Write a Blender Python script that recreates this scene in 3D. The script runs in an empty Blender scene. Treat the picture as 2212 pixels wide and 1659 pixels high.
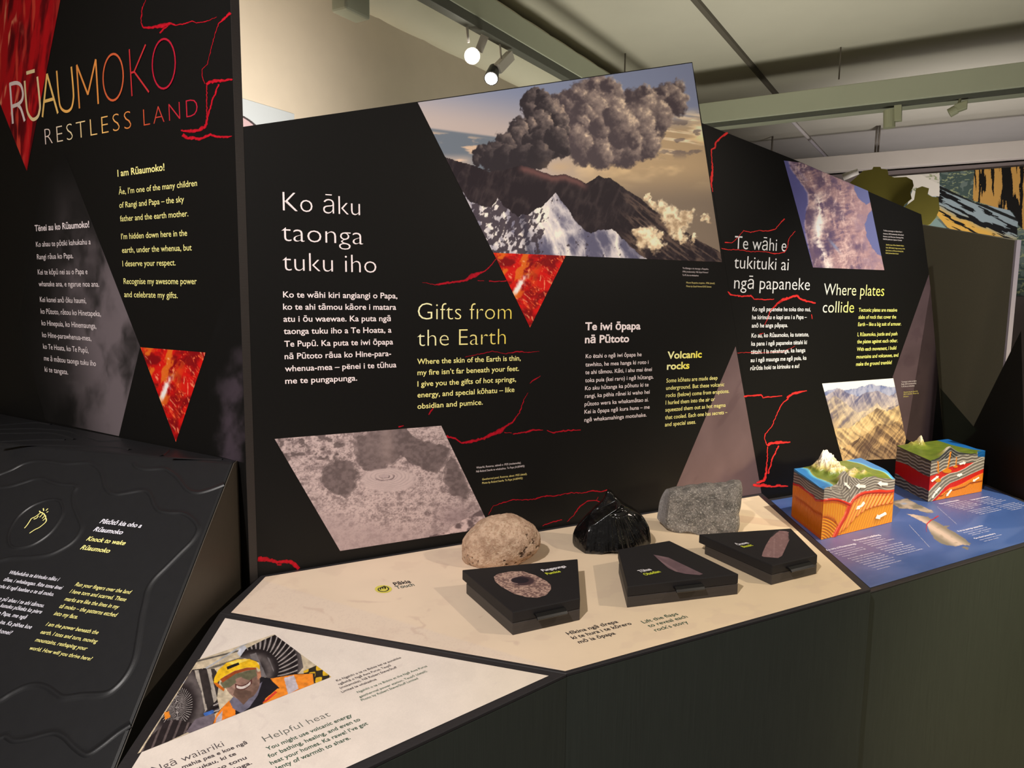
import bpy, bmesh, math, random
import numpy as np
from mathutils import Vector, Matrix

# ---------------------------------------------------------------- camera, world, lights, exposure
SC = bpy.context.scene
COL = SC.collection
FPX, PITCH, ROLL = 1561.2265, 0.12149047, 0.011851159      # focal length in pixels of the 2212 px wide frame
A_MAIN, A_LEFT, A_FRONT, A_ROOM = 1.07715378, -1.01829901, 0.866169784, 0.550693928   # azimuths of the building lines
PCX, PCY = 1106.0, 829.5
EYE = np.array([0.0, 0.0, 1.47])
_f = np.array([0, math.cos(PITCH), -math.sin(PITCH)])
_u = np.array([0, math.sin(PITCH), math.cos(PITCH)])
_r = np.array([1.0, 0, 0])
CAM_R = _r * math.cos(ROLL) + _u * math.sin(ROLL)
CAM_U = -_r * math.sin(ROLL) + _u * math.cos(ROLL)
CAM_F = _f
cam_data = bpy.data.cameras.new('camera')
cam_data.sensor_width = 36.0
cam_data.lens = 36.0 * FPX / 2212.0
cam_data.clip_start = 0.02
cam_data.clip_end = 200
cam = bpy.data.objects.new('camera', cam_data)
COL.objects.link(cam)
cam.matrix_world = Matrix(((CAM_R[0], CAM_U[0], -CAM_F[0], EYE[0]),
                           (CAM_R[1], CAM_U[1], -CAM_F[1], EYE[1]),
                           (CAM_R[2], CAM_U[2], -CAM_F[2], EYE[2]),
                           (0, 0, 0, 1)))
SC.camera = cam
SC.view_settings.view_transform = 'Standard'
SC.view_settings.look = 'None'
SC.view_settings.exposure = 0.0
SC.view_settings.gamma = 1.0
SC.view_settings.use_curve_mapping = False

world = bpy.data.worlds.new('gallery_air')
SC.world = world
world.use_nodes = True
world.node_tree.nodes['Background'].inputs[0].default_value = (1.0, 0.93, 0.86, 1)
world.node_tree.nodes['Background'].inputs[1].default_value = 0.12


def lamp(name, kind, loc, target, energy, color, size=0.05, spot=60, blend=0.5):
    d = bpy.data.lights.new(name, kind)
    d.energy = energy
    d.color = color
    if kind == 'SPOT':
        d.spot_size = math.radians(spot)
        d.spot_blend = blend
        d.shadow_soft_size = size
    elif kind == 'AREA':
        d.shape = 'DISK'
        d.size = size
    else:
        d.shadow_soft_size = size
    o = bpy.data.objects.new(name, d)
    COL.objects.link(o)
    o.location = loc
    o.rotation_euler = (Vector(target) - Vector(loc)).to_track_quat('-Z', 'Y').to_euler()
    return o


WARM = (1.0, 0.86, 0.70)
# gallery track spots: two from the right, one from behind the visitor on the left
lamp('track_light_key', 'SPOT', (2.90, 0.95, 3.0), (0.2, 1.5, 0.85), 150, WARM, 0.035, 46, 0.7)
lamp('track_light_second', 'SPOT', (2.15, 1.75, 3.05), (1.15, 2.42, 0.9), 235, (1.0, 0.94, 0.85), 0.035, 42, 0.9)
lamp('track_light_rear', 'SPOT', (-0.85, -0.65, 3.0), (0.1, 1.45, 1.15), 300, (1.0, 0.94, 0.90), 0.04, 78, 0.8)
lamp('title_fill', 'SPOT', (-1.5, -0.5, 3.05), (-0.95, 1.7, 1.75), 70, (1.0, 0.93, 0.88), 0.04, 50, 0.7)  # extra spot added to lift the title panel
lamp('hidden_wall_wash', 'SPOT', (-0.35, 2.7, 1.9), (-1.74, 3.95, 2.2), 235, (1.0, 0.90, 0.78), 0.1, 80, 1.0)  # unseen lamp set behind the main panel to wash the left wall
# unseen fill lamps added behind the panels, in place of bounce on ceiling and beams
lamp('bounce_fill', 'SPOT', (0.9, 5.3, 0.3), (0.8, 5.3, 3.5), 190, (1.0, 0.96, 0.80), 0.6, 110, 1.0)
lamp('bounce_fill', 'SPOT', (2.6, 4.1, 0.3), (2.6, 4.3, 3.5), 170, (1.0, 0.96, 0.82), 0.6, 110, 1.0)
lamp('bounce_fill', 'SPOT', (5.3, 8.6, 0.3), (5.3, 8.6, 3.5), 230, (1.0, 0.92, 0.99), 0.5, 96, 1.0)
lamp('bounce_fill', 'SPOT', (3.95, 6.65, 1.0), (4.7, 7.7, 3.2), 230, (1.0, 0.93, 0.90), 0.3, 100, 1.0)
# uplighter added unseen behind the camera, to brighten the ceiling there
lamp('bounce_fill', 'SPOT', (1.2, -1.2, 0.3), (1.2, -1.2, 3.5), 260, (1.0, 0.95, 0.86), 0.6, 120, 1.0)
lamp('yellow_side_fill', 'SPOT', (3.0, -0.3, 1.6), (1.7, 1.8, 0.66), 330, (1.0, 0.84, 0.46), 0.2, 46, 1.0)  # unseen lamp added to tint the right cabinet front yellow

# ---------------------------------------------------------------- geometry from measured sight lines
def ray(x, y):
    return CAM_R * (x - PCX) / FPX - CAM_U * (y - PCY) / FPX + CAM_F


def proj(P):
    """world points (N,3) -> photograph pixels (N,2)"""
    d = np.atleast_2d(np.asarray(P, float)) - EYE
    z = d @ CAM_F
    return np.stack([PCX + FPX * (d @ CAM_R) / z, PCY - FPX * (d @ CAM_U) / z], 1)


class Plane:
    """a real surface of the place: a point, a normal turned to the visitor, e1 to the right and e2 up the sheet"""
    def __init__(s, p, n, e1):
        s.p = np.asarray(p, float)
        s.n = np.asarray(n, float) / np.linalg.norm(n)
        if (EYE - s.p) @ s.n < 0:
            s.n = -s.n
        e1 = np.asarray(e1, float)
        e1 = e1 - s.n * (e1 @ s.n)
        s.e1 = e1 / np.linalg.norm(e1)
        s.e2 = np.cross(s.n, s.e1)

    def at(s, x, y, lift=0.0):
        d = ray(x, y)
        return EYE + d * (((s.p - EYE) @ s.n) / (d @ s.n)) + s.n * lift

    def uv(s, P):
        q = np.asarray(P) - s.p
        return q @ s.e1, q @ s.e2

    def pt(s, a, b, lift=0.0):
        return s.p + np.multiply.outer(a, s.e1) + np.multiply.outer(b, s.e2) + s.n * lift


def hdir(a):
    return np.array([math.sin(a), math.cos(a), 0.0])


def hnor(a):
    return np.array([math.cos(a), -math.sin(a), 0.0])


def level(z, az=A_MAIN):
    return Plane((0, 0, z), (0, 0, 1), hdir(az))


def zm(x0, y0, s):
    """transform of an enlarged view: u,v -> photograph pixels"""
    return lambda u, v: (x0 + u * s, y0 + v * s)


# ---------------------------------------------------------------- materials
def s2l(c):
    c = np.asarray(c, float)
    return np.where(c <= 0.04045, c / 12.92, ((c + 0.055) / 1.055) ** 2.4)


def rgb(r, g, b):
    return tuple(s2l(np.array([r, g, b]) / 255.0))


MATS = {}


def mat(name, color=None, rough=0.5, spec=0.5, metal=0.0, vcol=False, noise=0.0, nscale=40.0, bump=0.0, bscale=200.0,
        streak=None, emit=None, emit_k=0.0, coat=0.0):
    if name in MATS:
        return MATS[name]
    m = bpy.data.materials.new(name)
    m.use_nodes = True
    nt = m.node_tree
    b = nt.nodes['Principled BSDF']
    b.inputs['Roughness'].default_value = rough
    b.inputs['Specular IOR Level'].default_value = spec
    b.inputs['Metallic'].default_value = metal
    b.inputs['Coat Weight'].default_value = coat
    src = None
    if vcol:
        a = nt.nodes.new('ShaderNodeVertexColor')
        a.layer_name = 'Col'
        src = a.outputs['Color']
    elif color is not None:
        c = nt.nodes.new('ShaderNodeRGB')
        c.outputs[0].default_value = (*color, 1)
        src = c.outputs[0]
    tc = nt.nodes.new('ShaderNodeTexCoord')
    vec = tc.outputs['Object']
    if streak is not None:
        mp = nt.nodes.new('ShaderNodeMapping')
        mp.inputs['Scale'].default_value = streak
        nt.links.new(vec, mp.inputs['Vector'])
        vec = mp.outputs['Vector']
    if noise > 0:
        n = nt.nodes.new('ShaderNodeTexNoise')
        n.inputs['Scale'].default_value = nscale
        n.inputs['Detail'].default_value = 5
        nt.links.new(vec, n.inputs['Vector'])
        mr = nt.nodes.new('ShaderNodeMapRange')
        mr.inputs['From Min'].default_value = 0.25
        mr.inputs['From Max'].default_value = 0.75
        mr.inputs['To Min'].default_value = 1 - noise
        mr.inputs['To Max'].default_value = 1 + noise
        nt.links.new(n.outputs['Fac'], mr.inputs['Value'])
        mx = nt.nodes.new('ShaderNodeMix')
        mx.data_type = 'RGBA'
        mx.blend_type = 'MULTIPLY'
        mx.inputs[0].default_value = 1.0
        nt.links.new(src, mx.inputs[6])
        nt.links.new(mr.outputs['Result'], mx.inputs[7])
        src = mx.outputs[2]
    if src is not None:
        nt.links.new(src, b.inputs['Base Color'])
    if bump > 0:
        n2 = nt.nodes.new('ShaderNodeTexNoise')
        n2.inputs['Scale'].default_value = bscale
        n2.inputs['Detail'].default_value = 6
        nt.links.new(vec, n2.inputs['Vector'])
        bp = nt.nodes.new('ShaderNodeBump')
        bp.inputs['Strength'].default_value = bump
        bp.inputs['Distance'].default_value = 0.01
        nt.links.new(n2.outputs['Fac'], bp.inputs['Height'])
        nt.links.new(bp.outputs['Normal'], b.inputs['Normal'])
    if emit is not None:
        b.inputs['Emission Color'].default_value = (*emit, 1)
        b.inputs['Emission Strength'].default_value = emit_k
    MATS[name] = m
    return m


# ---------------------------------------------------------------- meshes
def tag(o, label=None, cat=None, group=None, kind=None):
    for k, v in (('label', label), ('category', cat), ('group', group), ('kind', kind)):
        if v:
            o[k] = v
    return o


def empty(name, loc):
    o = bpy.data.objects.new(name, None)
    o.empty_display_size = 0.05
    COL.objects.link(o)
    o.location = Vector(loc)
    return o


def wloc(o):
    v = Vector(o.location)
    while o.parent is not None:
        o = o.parent
        v = v + Vector(o.location)
    return v


def mesh(name, verts, faces, material, parent=None, col=None, smooth=False, origin=None, bevel=0.0):
    """ONE object from world-space points; origin defaults to the middle of its foot"""
    V = np.asarray(verts, float).reshape(-1, 3)
    if origin is None:
        origin = np.array([(V[:, 0].min() + V[:, 0].max()) / 2, (V[:, 1].min() + V[:, 1].max()) / 2, V[:, 2].min()])
    origin = np.asarray(origin, float)
    me = bpy.data.meshes.new(name)
    me.from_pydata((V - origin).tolist(), [], faces if isinstance(faces, list) else faces.tolist())
    me.update()
    if bevel > 0 or col is None:
        bm = bmesh.new()
        bm.from_mesh(me)
        bmesh.ops.recalc_face_normals(bm, faces=bm.faces) if (bevel > 0) else None
        if bevel > 0:
            bmesh.ops.bevel(bm, geom=[e for e in bm.edges if e.calc_face_angle(0) > 0.3], offset=bevel, segments=2, profile=0.5, affect='EDGES')
        bm.to_mesh(me)
        bm.free()
    if col is not None:
        C = np.asarray(col, np.float32)
        a = me.color_attributes.new('Col', 'FLOAT_COLOR', 'POINT')
        buf = np.ones((len(V), 4), np.float32)
        buf[:, :3] = C
        a.data.foreach_set('color', buf.ravel())
    if smooth:
        me.polygons.foreach_set('use_smooth', np.ones(len(me.polygons), bool))
    me.materials.append(material)
    o = bpy.data.objects.new(name, me)
    COL.objects.link(o)
    if parent is not None:
        o.parent = parent
        o.location = Vector(origin) - wloc(parent)
    else:
        o.location = Vector(origin)
    return o


def prism_vf(poly, vec):
    P = np.asarray(poly, float)
    n = len(P)
    V = np.concatenate([P, P + np.asarray(vec, float)])
    F = [list(range(n)), list(range(2 * n - 1, n - 1, -1))]
    F += [[i, i + n, (i + 1) % n + n, (i + 1) % n] for i in range(n)]
    return V, F


def prism(name, poly, vec, material, parent=None, bevel=0.0012, **k):
    V, F = prism_vf(poly, vec)
    return mesh(name, V, F, material, parent, bevel=bevel, **k)


def join_vf(parts):
    V, F, n = [], [], 0
    for v, f in parts:
        V.append(np.asarray(v, float))
        F += [[i + n for i in q] for q in f]
        n += len(v)
    return np.concatenate(V), F


def box_vf(c, ax, ay, az):
    """box from its centre and three half-axis vectors"""
    c, ax, ay, az = (np.asarray(q, float) for q in (c, ax, ay, az))
    return prism_vf([c - ax - ay - az, c + ax - ay - az, c + ax + ay - az, c - ax + ay - az], 2 * az)


def tube_vf(path, r, n=10, cap=True):
    P = [np.asarray(p, float) for p in path]
    R = [r] * len(P) if np.isscalar(r) else list(r)
    V, F = [], []
    t0 = P[1] - P[0]
    ref = np.array([0, 0, 1.0]) if abs(t0[2]) < 0.9 * np.linalg.norm(t0) else np.array([1.0, 0, 0])
    for i, p in enumerate(P):
        t = P[min(i + 1, len(P) - 1)] - P[max(i - 1, 0)]
        t = t / np.linalg.norm(t)
        a = np.cross(t, ref)
        a /= np.linalg.norm(a)
        b = np.cross(t, a)
        for k in range(n):
            w = 2 * math.pi * k / n
            V.append(p + R[i] * (a * math.cos(w) + b * math.sin(w)))
    for i in range(len(P) - 1):
        for k in range(n):
            F.append([i * n + k, i * n + (k + 1) % n, (i + 1) * n + (k + 1) % n, (i + 1) * n + k])
    if cap:
        F.append(list(range(n))[::-1])
        F.append([(len(P) - 1) * n + k for k in range(n)])
    return np.array(V), F


# ---------------------------------------------------------------- noise and painting for printed pictures
def _hash(ix, iy, seed):
    h = (ix.astype(np.int64) * 374761393 + iy.astype(np.int64) * 668265263 + seed * 974634777) & 0x7fffffff
    h = ((h ^ (h >> 13)) * 1274126177) & 0x7fffffff
    return ((h ^ (h >> 16)) & 0xffff) / 65535.0


def vnoise(x, y, seed=0):
    x = np.asarray(x, float)
    y = np.asarray(y, float)
    ix, iy = np.floor(x), np.floor(y)
    fx, fy = x - ix, y - iy
    fx, fy = fx * fx * (3 - 2 * fx), fy * fy * (3 - 2 * fy)
    a = _hash(ix, iy, seed) * (1 - fx) + _hash(ix + 1, iy, seed) * fx
    b = _hash(ix, iy + 1, seed) * (1 - fx) + _hash(ix + 1, iy + 1, seed) * fx
    return a * (1 - fy) + b * fy


def fbm(x, y, seed=0, octv=5, gain=0.5):
    s, a, t = 0.0, 1.0, 0.0
    for o in range(octv):
        s = s + a * vnoise(x, y, seed + o * 17)
        t += a
        a *= gain
        x, y = x * 2.03 + 11.3, y * 2.03 + 5.7
    return s / t


def vnoise3(x, y, z, seed=0):
    iz = np.floor(z)
    f = z - iz
    f = f * f * (3 - 2 * f)
    a = np.zeros(len(x))
    b = np.zeros(len(x))
    for k in np.unique(iz):
        m = iz == k
        a[m] = vnoise(x[m], y[m], seed + int(k) * 131)
        b[m] = vnoise(x[m], y[m], seed + int(k + 1) * 131)
    return a * (1 - f) + b * f


def n3(P, s, seed, octv=4):
    x, y, z = P[:, 0] * s, P[:, 1] * s, P[:, 2] * s
    t, a, w = 0.0, 1.0, 0.0
    for o in range(octv):
        t = t + a * vnoise3(x, y, z, seed + o * 7919)
        w += a
        a *= 0.5
        x, y, z = x * 2.03 + 4.7, y * 2.03 + 1.3, z * 2.03 + 7.1
    return t / w


def ridged(x, y, seed=0, octv=5, gain=0.55):
    s, a, t = 0.0, 1.0, 0.0
    for o in range(octv):
        s = s + a * (1 - np.abs(2 * vnoise(x, y, seed + o * 13) - 1))
        t += a
        a *= gain
        x, y = x * 2.07 + 3.1, y * 2.07 + 8.9
    return s / t


def sstep(a, b, x):
    t = np.clip((x - a) / (b - a), 0, 1)
    return t * t * (3 - 2 * t)


def inpoly(x, y, pts):
    r = np.zeros(x.shape, bool)
    n = len(pts)
    j = n - 1
    for i in range(n):
        xi, yi = pts[i]
        xj, yj = pts[j]
        if yi != yj:
            r ^= ((yi > y) != (yj > y)) & (x < (xj - xi) * (y - yi) / (yj - yi) + xi)
        j = i
    return r


def lerp(a, b, t):
    t = np.asarray(t)[..., None]
    return np.asarray(a, float) * (1 - t) + np.asarray(b, float) * t


def put(c, m, color):
    """blend colour into c where mask m (bool or 0..1)"""
    m = np.asarray(m, float)[:, None]
    c[:] = c * (1 - m) + np.asarray(color, float) * m


def picture(name, plane, px, paint, parent, material, cell=1.4, gain=1.0, lift=0.0006, label=None):
    """printed picture: a fine mesh over a polygon of the sheet, coloured per point by paint(x, y) (sRGB 0..255)"""
    P = np.array([plane.at(*q) for q in px])
    a, b = plane.uv(P)
    pr = proj(P)
    # cells about `cell` photograph pixels wide
    dx = (np.linalg.norm(np.diff(np.vstack([pr, pr[:1]]), axis=0), axis=1).sum()) / (np.linalg.norm(np.diff(np.vstack([P, P[:1]]), axis=0), axis=1).sum())
    na = max(4, int((a.max() - a.min()) * dx / cell))
    nb = max(4, int((b.max() - b.min()) * dx / cell))
    ga, gb = np.meshgrid(np.linspace(a.min(), a.max(), na + 1), np.linspace(b.min(), b.max(), nb + 1))
    V = plane.pt(ga.ravel(), gb.ravel(), lift)
    idx = np.arange((na + 1) * (nb + 1)).reshape(nb + 1, na + 1)
    F = np.stack([idx[:-1, :-1], idx[:-1, 1:], idx[1:, 1:], idx[1:, :-1]], -1).reshape(-1, 4)
    # drop cells wholly outside, then trim along the polygon's edges
    me = bpy.data.meshes.new('tmp')
    cen = np.stack([ga, gb], -1).reshape(-1, 2)
    poly = list(zip(a, b))
    area = sum(poly[i - 1][0] * poly[i][1] - poly[i][0] * poly[i - 1][1] for i in range(len(poly)))
    keep = np.ones(len(cen), bool)
    pad = 2.0 * max((a.max() - a.min()) / na, (b.max() - b.min()) / nb)
    edges = []
    for i in range(len(poly)):
        p0, p1 = np.array(poly[i - 1]), np.array(poly[i])
        e = p1 - p0
        nn = np.array([e[1], -e[0]]) / np.linalg.norm(e) * (1 if area > 0 else -1)      # outward
        edges.append((p0, nn))
        keep &= ((cen - p0) @ nn) < pad
    F = F[keep[F].all(1)]
    used = np.unique(F)
    rm = -np.ones(len(V), int)
    rm[used] = np.arange(len(used))
    me.from_pydata(V[used].tolist(), [], rm[F].tolist())
    bm = bmesh.new()
    bm.from_mesh(me)
    for p0, nn in edges:
        co = plane.pt(p0[0], p0[1], lift)
        no = plane.e1 * nn[0] + plane.e2 * nn[1]
        bmesh.ops.bisect_plane(bm, geom=bm.verts[:] + bm.edges[:] + bm.faces[:], plane_co=co, plane_no=no, clear_outer=True, dist=1e-7)
    bm.to_mesh(me)
    bm.free()
    V = np.empty(len(me.vertices) * 3, np.float32)
    me.vertices.foreach_get('co', V)
    V = V.reshape(-1, 3).astype(float)
    F = [list(p.vertices) for p in me.polygons]
    bpy.data.meshes.remove(me)
    q = proj(V)
    c = s2l(np.clip(paint(q[:, 0], q[:, 1]), 0, 255) / 255.0) * gain
    o = mesh(name, V, F, material, parent, col=np.clip(c, 0, 0.95))
    if label:
        o['label'] = label
    return o


# ---------------------------------------------------------------- lettering
def ink_gain(c, k):
    return np.clip(s2l(np.array(c, float) / 255.0) * k, 0, 0.95)


def glyphs(body, offset=0.0, shear=0.0, space=1.0):
    """flat letter shapes at size 1; the bar over a bold e is set separately"""
    if 'ē' in body and offset > 0:
        V, F = glyphs(body.replace('ē', 'e'), offset, shear, space)
        V, F = [V], list(F)
        n = len(V[0])
        for i, ch in enumerate(body):
            if ch == 'ē':
                full, _ = glyphs(body[:i].replace('ē', 'e') + 'e', offset, shear, space)
                one, _ = glyphs('e', offset, shear, space)
                x1 = full[:, 0].max()
                x0 = x1 - (one[:, 0].max() - one[:, 0].min())
                h = one[:, 1].max()
                m = 0.045
                y0, y1 = h + 0.075, h + 0.075 + 0.052 + offset
                V.append(np.array([[x0 + m + shear * y0 * 0.3, y0], [x1 - m + shear * y0 * 0.3, y0], [x1 - m + shear * y1 * 0.3, y1], [x0 + m + shear * y1 * 0.3, y1]]))
                F.append([n, n + 1, n + 2, n + 3])
                n += 4
        return np.concatenate(V), F
    cu = bpy.data.curves.new('tmp_text', 'FONT')
    cu.body = body
    cu.size = 1.0
    cu.resolution_u = 3
    cu.offset = offset
    cu.shear = shear
    cu.space_character = space
    o = bpy.data.objects.new('tmp_text', cu)
    COL.objects.link(o)
    dg = bpy.context.evaluated_depsgraph_get()
    me = o.evaluated_get(dg).to_mesh()
    V = np.empty(len(me.vertices) * 3, np.float32)
    me.vertices.foreach_get('co', V)
    V = V.reshape(-1, 3)[:, :2].astype(float)
    F = [list(p.vertices) for p in me.polygons]
    o.evaluated_get(dg).to_mesh_clear()
    bpy.data.objects.remove(o)
    bpy.data.curves.remove(cu)
    return V, F


def text(name, plane, T, lines, cap, color, parent, weight=0.0, gain=1.4, az=None, shear=0.0, space=1.0, lift=0.0004, color2=None, e1=None, whole=False):
    """printed words; each line = (words, u left, v baseline, u right) read off an enlarged view; cap = height of a capital there"""
    if len(lines) > 2 and not whole:
        gaps = [q[2] - p[2] for p, q in zip(lines[:-1], lines[1:])]
        cuts = [i + 1 for i, g in enumerate(gaps) if abs(g) > 1.16 * min(abs(q) for q in gaps) and g > 0 and abs(lines[i + 1][1] - lines[i][1]) < 400 and ('paragraph' in name)]
        if cuts and len(cuts) < 3:
            for a, b in zip([0] + cuts, cuts + [len(lines)]):
                text(name, plane, T, lines[a:b], cap, color, parent, weight, gain, az, shear, space, lift, color2, e1, whole=True)
            return
    Vs, Fs, Cs, n = [], [], [], 0
    if e1 is None:
        e1 = plane.e1 if az is None else hdir(az)
    e1 = np.asarray(e1, float)
    e2 = np.cross(plane.n, e1)
    L0 = lines[0]
    p0 = plane.at(*T(L0[1], L0[2]))
    size = ((plane.at(*T(L0[1], L0[2] - cap)) - p0) @ e2) / 0.729
    R, D = CAM_R * FPX, CAM_F
    for (w, ul, vb, ur) in lines:
        V, F = glyphs(w, weight, shear, space)
        if not len(V):
            continue
        P = plane.at(*T(ul, vb))
        xr = T(ur, vb)[0] - PCX
        d = P - EYE
        width = (xr * (d @ D) - d @ R) / (e1 @ R - xr * (e1 @ D))
        x0, x1 = V[:, 0].min(), V[:, 0].max()
        fx = (V[:, 0] - x0) / (x1 - x0)
        Q = P + np.outer(fx * width, e1) + np.outer(V[:, 1] * size, e2) + plane.n * lift
        Vs.append(Q)
        Fs += [[i + n for i in f] for f in F]
        n += len(V)
        if color2 is None:
            Cs.append(np.tile(ink_gain(color, gain), (len(V), 1)))
        else:
            stops = [ink_gain(color, gain)] + [ink_gain(q, gain) for q in (color2 if isinstance(color2, list) else [color2])]
            t = fx * (len(stops) - 1)
            i = np.minimum(t.astype(int), len(stops) - 2)
            S = np.array(stops)
            Cs.append(S[i] * (1 - (t - i))[:, None] + S[i + 1] * (t - i)[:, None])
    return mesh(name, np.concatenate(Vs), Fs, INK, parent, col=np.concatenate(Cs))


def stroke_vf(plane, pts, w, lift=0.0005):
    """flat printed line of width w (metres, or one per point) through photograph pixels"""
    P = np.array([plane.at(*q) for q in pts])
    a, b = plane.uv(P)
    Q = np.stack([a, b], 1)
    W = np.full(len(Q), w) if np.isscalar(w) else np.asarray(w, float)
    t = np.gradient(Q, axis=0)
    t /= np.maximum(np.linalg.norm(t, axis=1, keepdims=True), 1e-9)
    nrm = np.stack([-t[:, 1], t[:, 0]], 1)
    A, B = Q + nrm * W[:, None] / 2, Q - nrm * W[:, None] / 2
    V = np.concatenate([plane.pt(A[:, 0], A[:, 1], lift), plane.pt(B[:, 0], B[:, 1], lift)])
    n = len(Q)
    F = [[n + i, n + i + 1, i + 1, i] for i in range(n - 1)]
    return V, F


def cracks(name, plane, T, polys, parent, color=(150, 14, 30), gain=1.3, seed=1, lift=0.0005, thin=0.62):
    """glowing red cracks printed on a sheet; each = [(u, v, width in view units), ...] with ragged edges"""
    rnd = random.Random(seed)
    for pl in polys:
        pts = []
        for (u0, v0, w0), (u1, v1, w1) in zip(pl[:-1], pl[1:]):
            d = math.hypot(u1 - u0, v1 - v0)
            k = max(2, int(d / 11))
            for i in range(k):
                f = i / k
                j = min(3.5, d * 0.03)
                pts.append((u0 + (u1 - u0) * f + rnd.uniform(-j, j), v0 + (v1 - v0) * f + rnd.uniform(-j, j), w0 + (w1 - w0) * f))
        pts.append(pl[-1])
        Q = np.array([(p[0], p[1]) for p in pts])
        W = np.array([p[2] for p in pts]) * thin
        t = np.gradient(Q, axis=0)
        t /= np.maximum(np.linalg.norm(t, axis=1, keepdims=True), 1e-9)
        nn = np.stack([-t[:, 1], t[:, 0]], 1)
        ra = 0.2 + 0.6 * fbm(np.arange(len(W)) / 2.2, W * 0 + seed, seed, 3) + np.array([rnd.uniform(-0.1, 0.1) for _ in W])
        rb = 0.2 + 0.6 * fbm(np.arange(len(W)) / 2.2, W * 0 + seed + 9, seed + 4, 3) + np.array([rnd.uniform(-0.1, 0.1) for _ in W])
        A, B = Q + nn * (W * ra)[:, None], Q - nn * (W * rb)[:, None]
        m = len(Q)
        V = np.array([plane.at(*T(*p), lift) for p in A] + [plane.at(*T(*p), lift) for p in Q] + [plane.at(*T(*p), lift) for p in B])
        F = [[i, i + 1, m + i + 1, m + i] for i in range(m - 1)] + [[m + i, m + i + 1, 2 * m + i + 1, 2 * m + i] for i in range(m - 1)]
        base = ink_gain(color, gain)
        sh = np.array([rnd.uniform(0.35, 1.0) for _ in range(m)] + [rnd.uniform(0.85, 1.15) for _ in range(m)] + [rnd.uniform(0.35, 1.0) for _ in range(m)])[:, None]
        mesh(name, V, F, INK, parent, col=np.clip(base * sh, 0, 0.95))


INK = mat('ink', vcol=True, rough=0.5, spec=0.2)
PRINT = mat('print', vcol=True, rough=0.5, spec=0.2)
# ---------------------------------------------------------------- the room
ZC = 3.5
nA, dA = hnor(A_ROOM), hdir(A_ROOM)            # dA runs along the left wall, nA points away from it into the room


def room(q, t, z):
    """q = distance from the eye across the room (left wall is negative), t = distance along it"""
    return nA * q + dA * t + np.array([0, 0, z])


def room_box(q0, q1, t0, t1, z0, z1):
    return prism_vf([room(q0, t0, z0), room(q1, t0, z0), room(q1, t1, z0), room(q0, t1, z0)], (0, 0, z1 - z0))


def structure(name, vf, material, **k):
    return tag(mesh(name, vf[0], vf[1], material, **k), kind='structure')


WALLM = mat('wall_paint', rgb(226, 214, 196), rough=0.85, spec=0.2, noise=0.03, nscale=6)
CEILM = mat('ceiling_paint', rgb(196, 192, 178), rough=0.9, spec=0.15, noise=0.03, nscale=3)
BEAMM = mat('beam_paint', rgb(186, 190, 170), rough=0.7, spec=0.25, noise=0.02, nscale=5)
BEAM2M = mat('far_beam_paint', rgb(196, 188, 180), rough=0.7, spec=0.25, noise=0.02, nscale=5)
DARKM = mat('dark_track', rgb(92, 94, 86), rough=0.6, noise=0.05)
FLOORM = mat('floor_covering', rgb(92, 82, 74), rough=0.8, noise=0.25, nscale=60)
WQ = -3.5
structure('floor', prism_vf([room(WQ, -4, 0), room(9, -4, 0), room(9, 14, 0), room(WQ, 14, 0)], (0, 0, -0.08)), FLOORM)
structure('ceiling', prism_vf([room(WQ, -4, ZC), room(9, -4, ZC), room(9, 14, ZC), room(WQ, 14, ZC)], (0, 0, 0.08)), CEILM)
structure('wall_left', prism_vf([room(WQ, -4, 0), room(WQ, 14, 0), room(WQ - 0.1, 14, 0), room(WQ - 0.1, -4, 0)], (0, 0, ZC)), WALLM)
FARM = mat('far_wall_paint', rgb(120, 110, 108), rough=0.85, spec=0.2, noise=0.03)
TB = 9.75
structure('wall_partition', prism_vf([room(-2.3, TB, 0), room(8.8, TB, 0), room(8.8, TB + 0.1, 0), room(-2.3, TB + 0.1, 0)], (0, 0, 2.98)), FARM)
structure('wall_back', prism_vf([room(WQ, 14, 0), room(9, 14, 0), room(9, 14.1, 0), room(WQ, 14.1, 0)], (0, 0, ZC)), CEILM)

# ceiling beam that carries the light track, running along the room
qA = -2.47
pA = Plane(nA * qA, nA, dA)
TA = 13.5
zA0 = 3.0
zA1 = pA.at(1135, 42)[2]
pAb = level(zA0)
# cross beams
for i, (lo, hi, mt) in enumerate((((1865, 226), (1865, 178), BEAMM), ((1990, 356), (1990, 321), BEAM2M))):
    p = level(3.0).at(*lo)
    tb = p @ dA
    z1 = Plane(dA * tb, dA, nA).at(*hi)[2]
    structure('trim_%d' % (i + 2), room_box(-2.3, 8.5, tb, tb + 0.35, 3.0, z1), mt, bevel=0.004)
    if i == 0:
        TB2 = tb
        structure('trim_4', room_box(-2.2, 8.5, tb + 0.03, tb + 0.10, 2.975, 3.0), DARKM)
    else:
        TB3 = tb
structure('trim_1', room_box(qA - 0.09, qA, -2, TB2 - 0.01, zA0 + 0.056, zA1), BEAMM, bevel=0.004)
# dark soffit behind the last beam
structure('trim_5', room_box(-2.3, 8.8, TB3 + 0.36, TB + 0.1, 2.98, 3.1), mat('soffit', rgb(74, 66, 64), rough=0.8))
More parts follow.
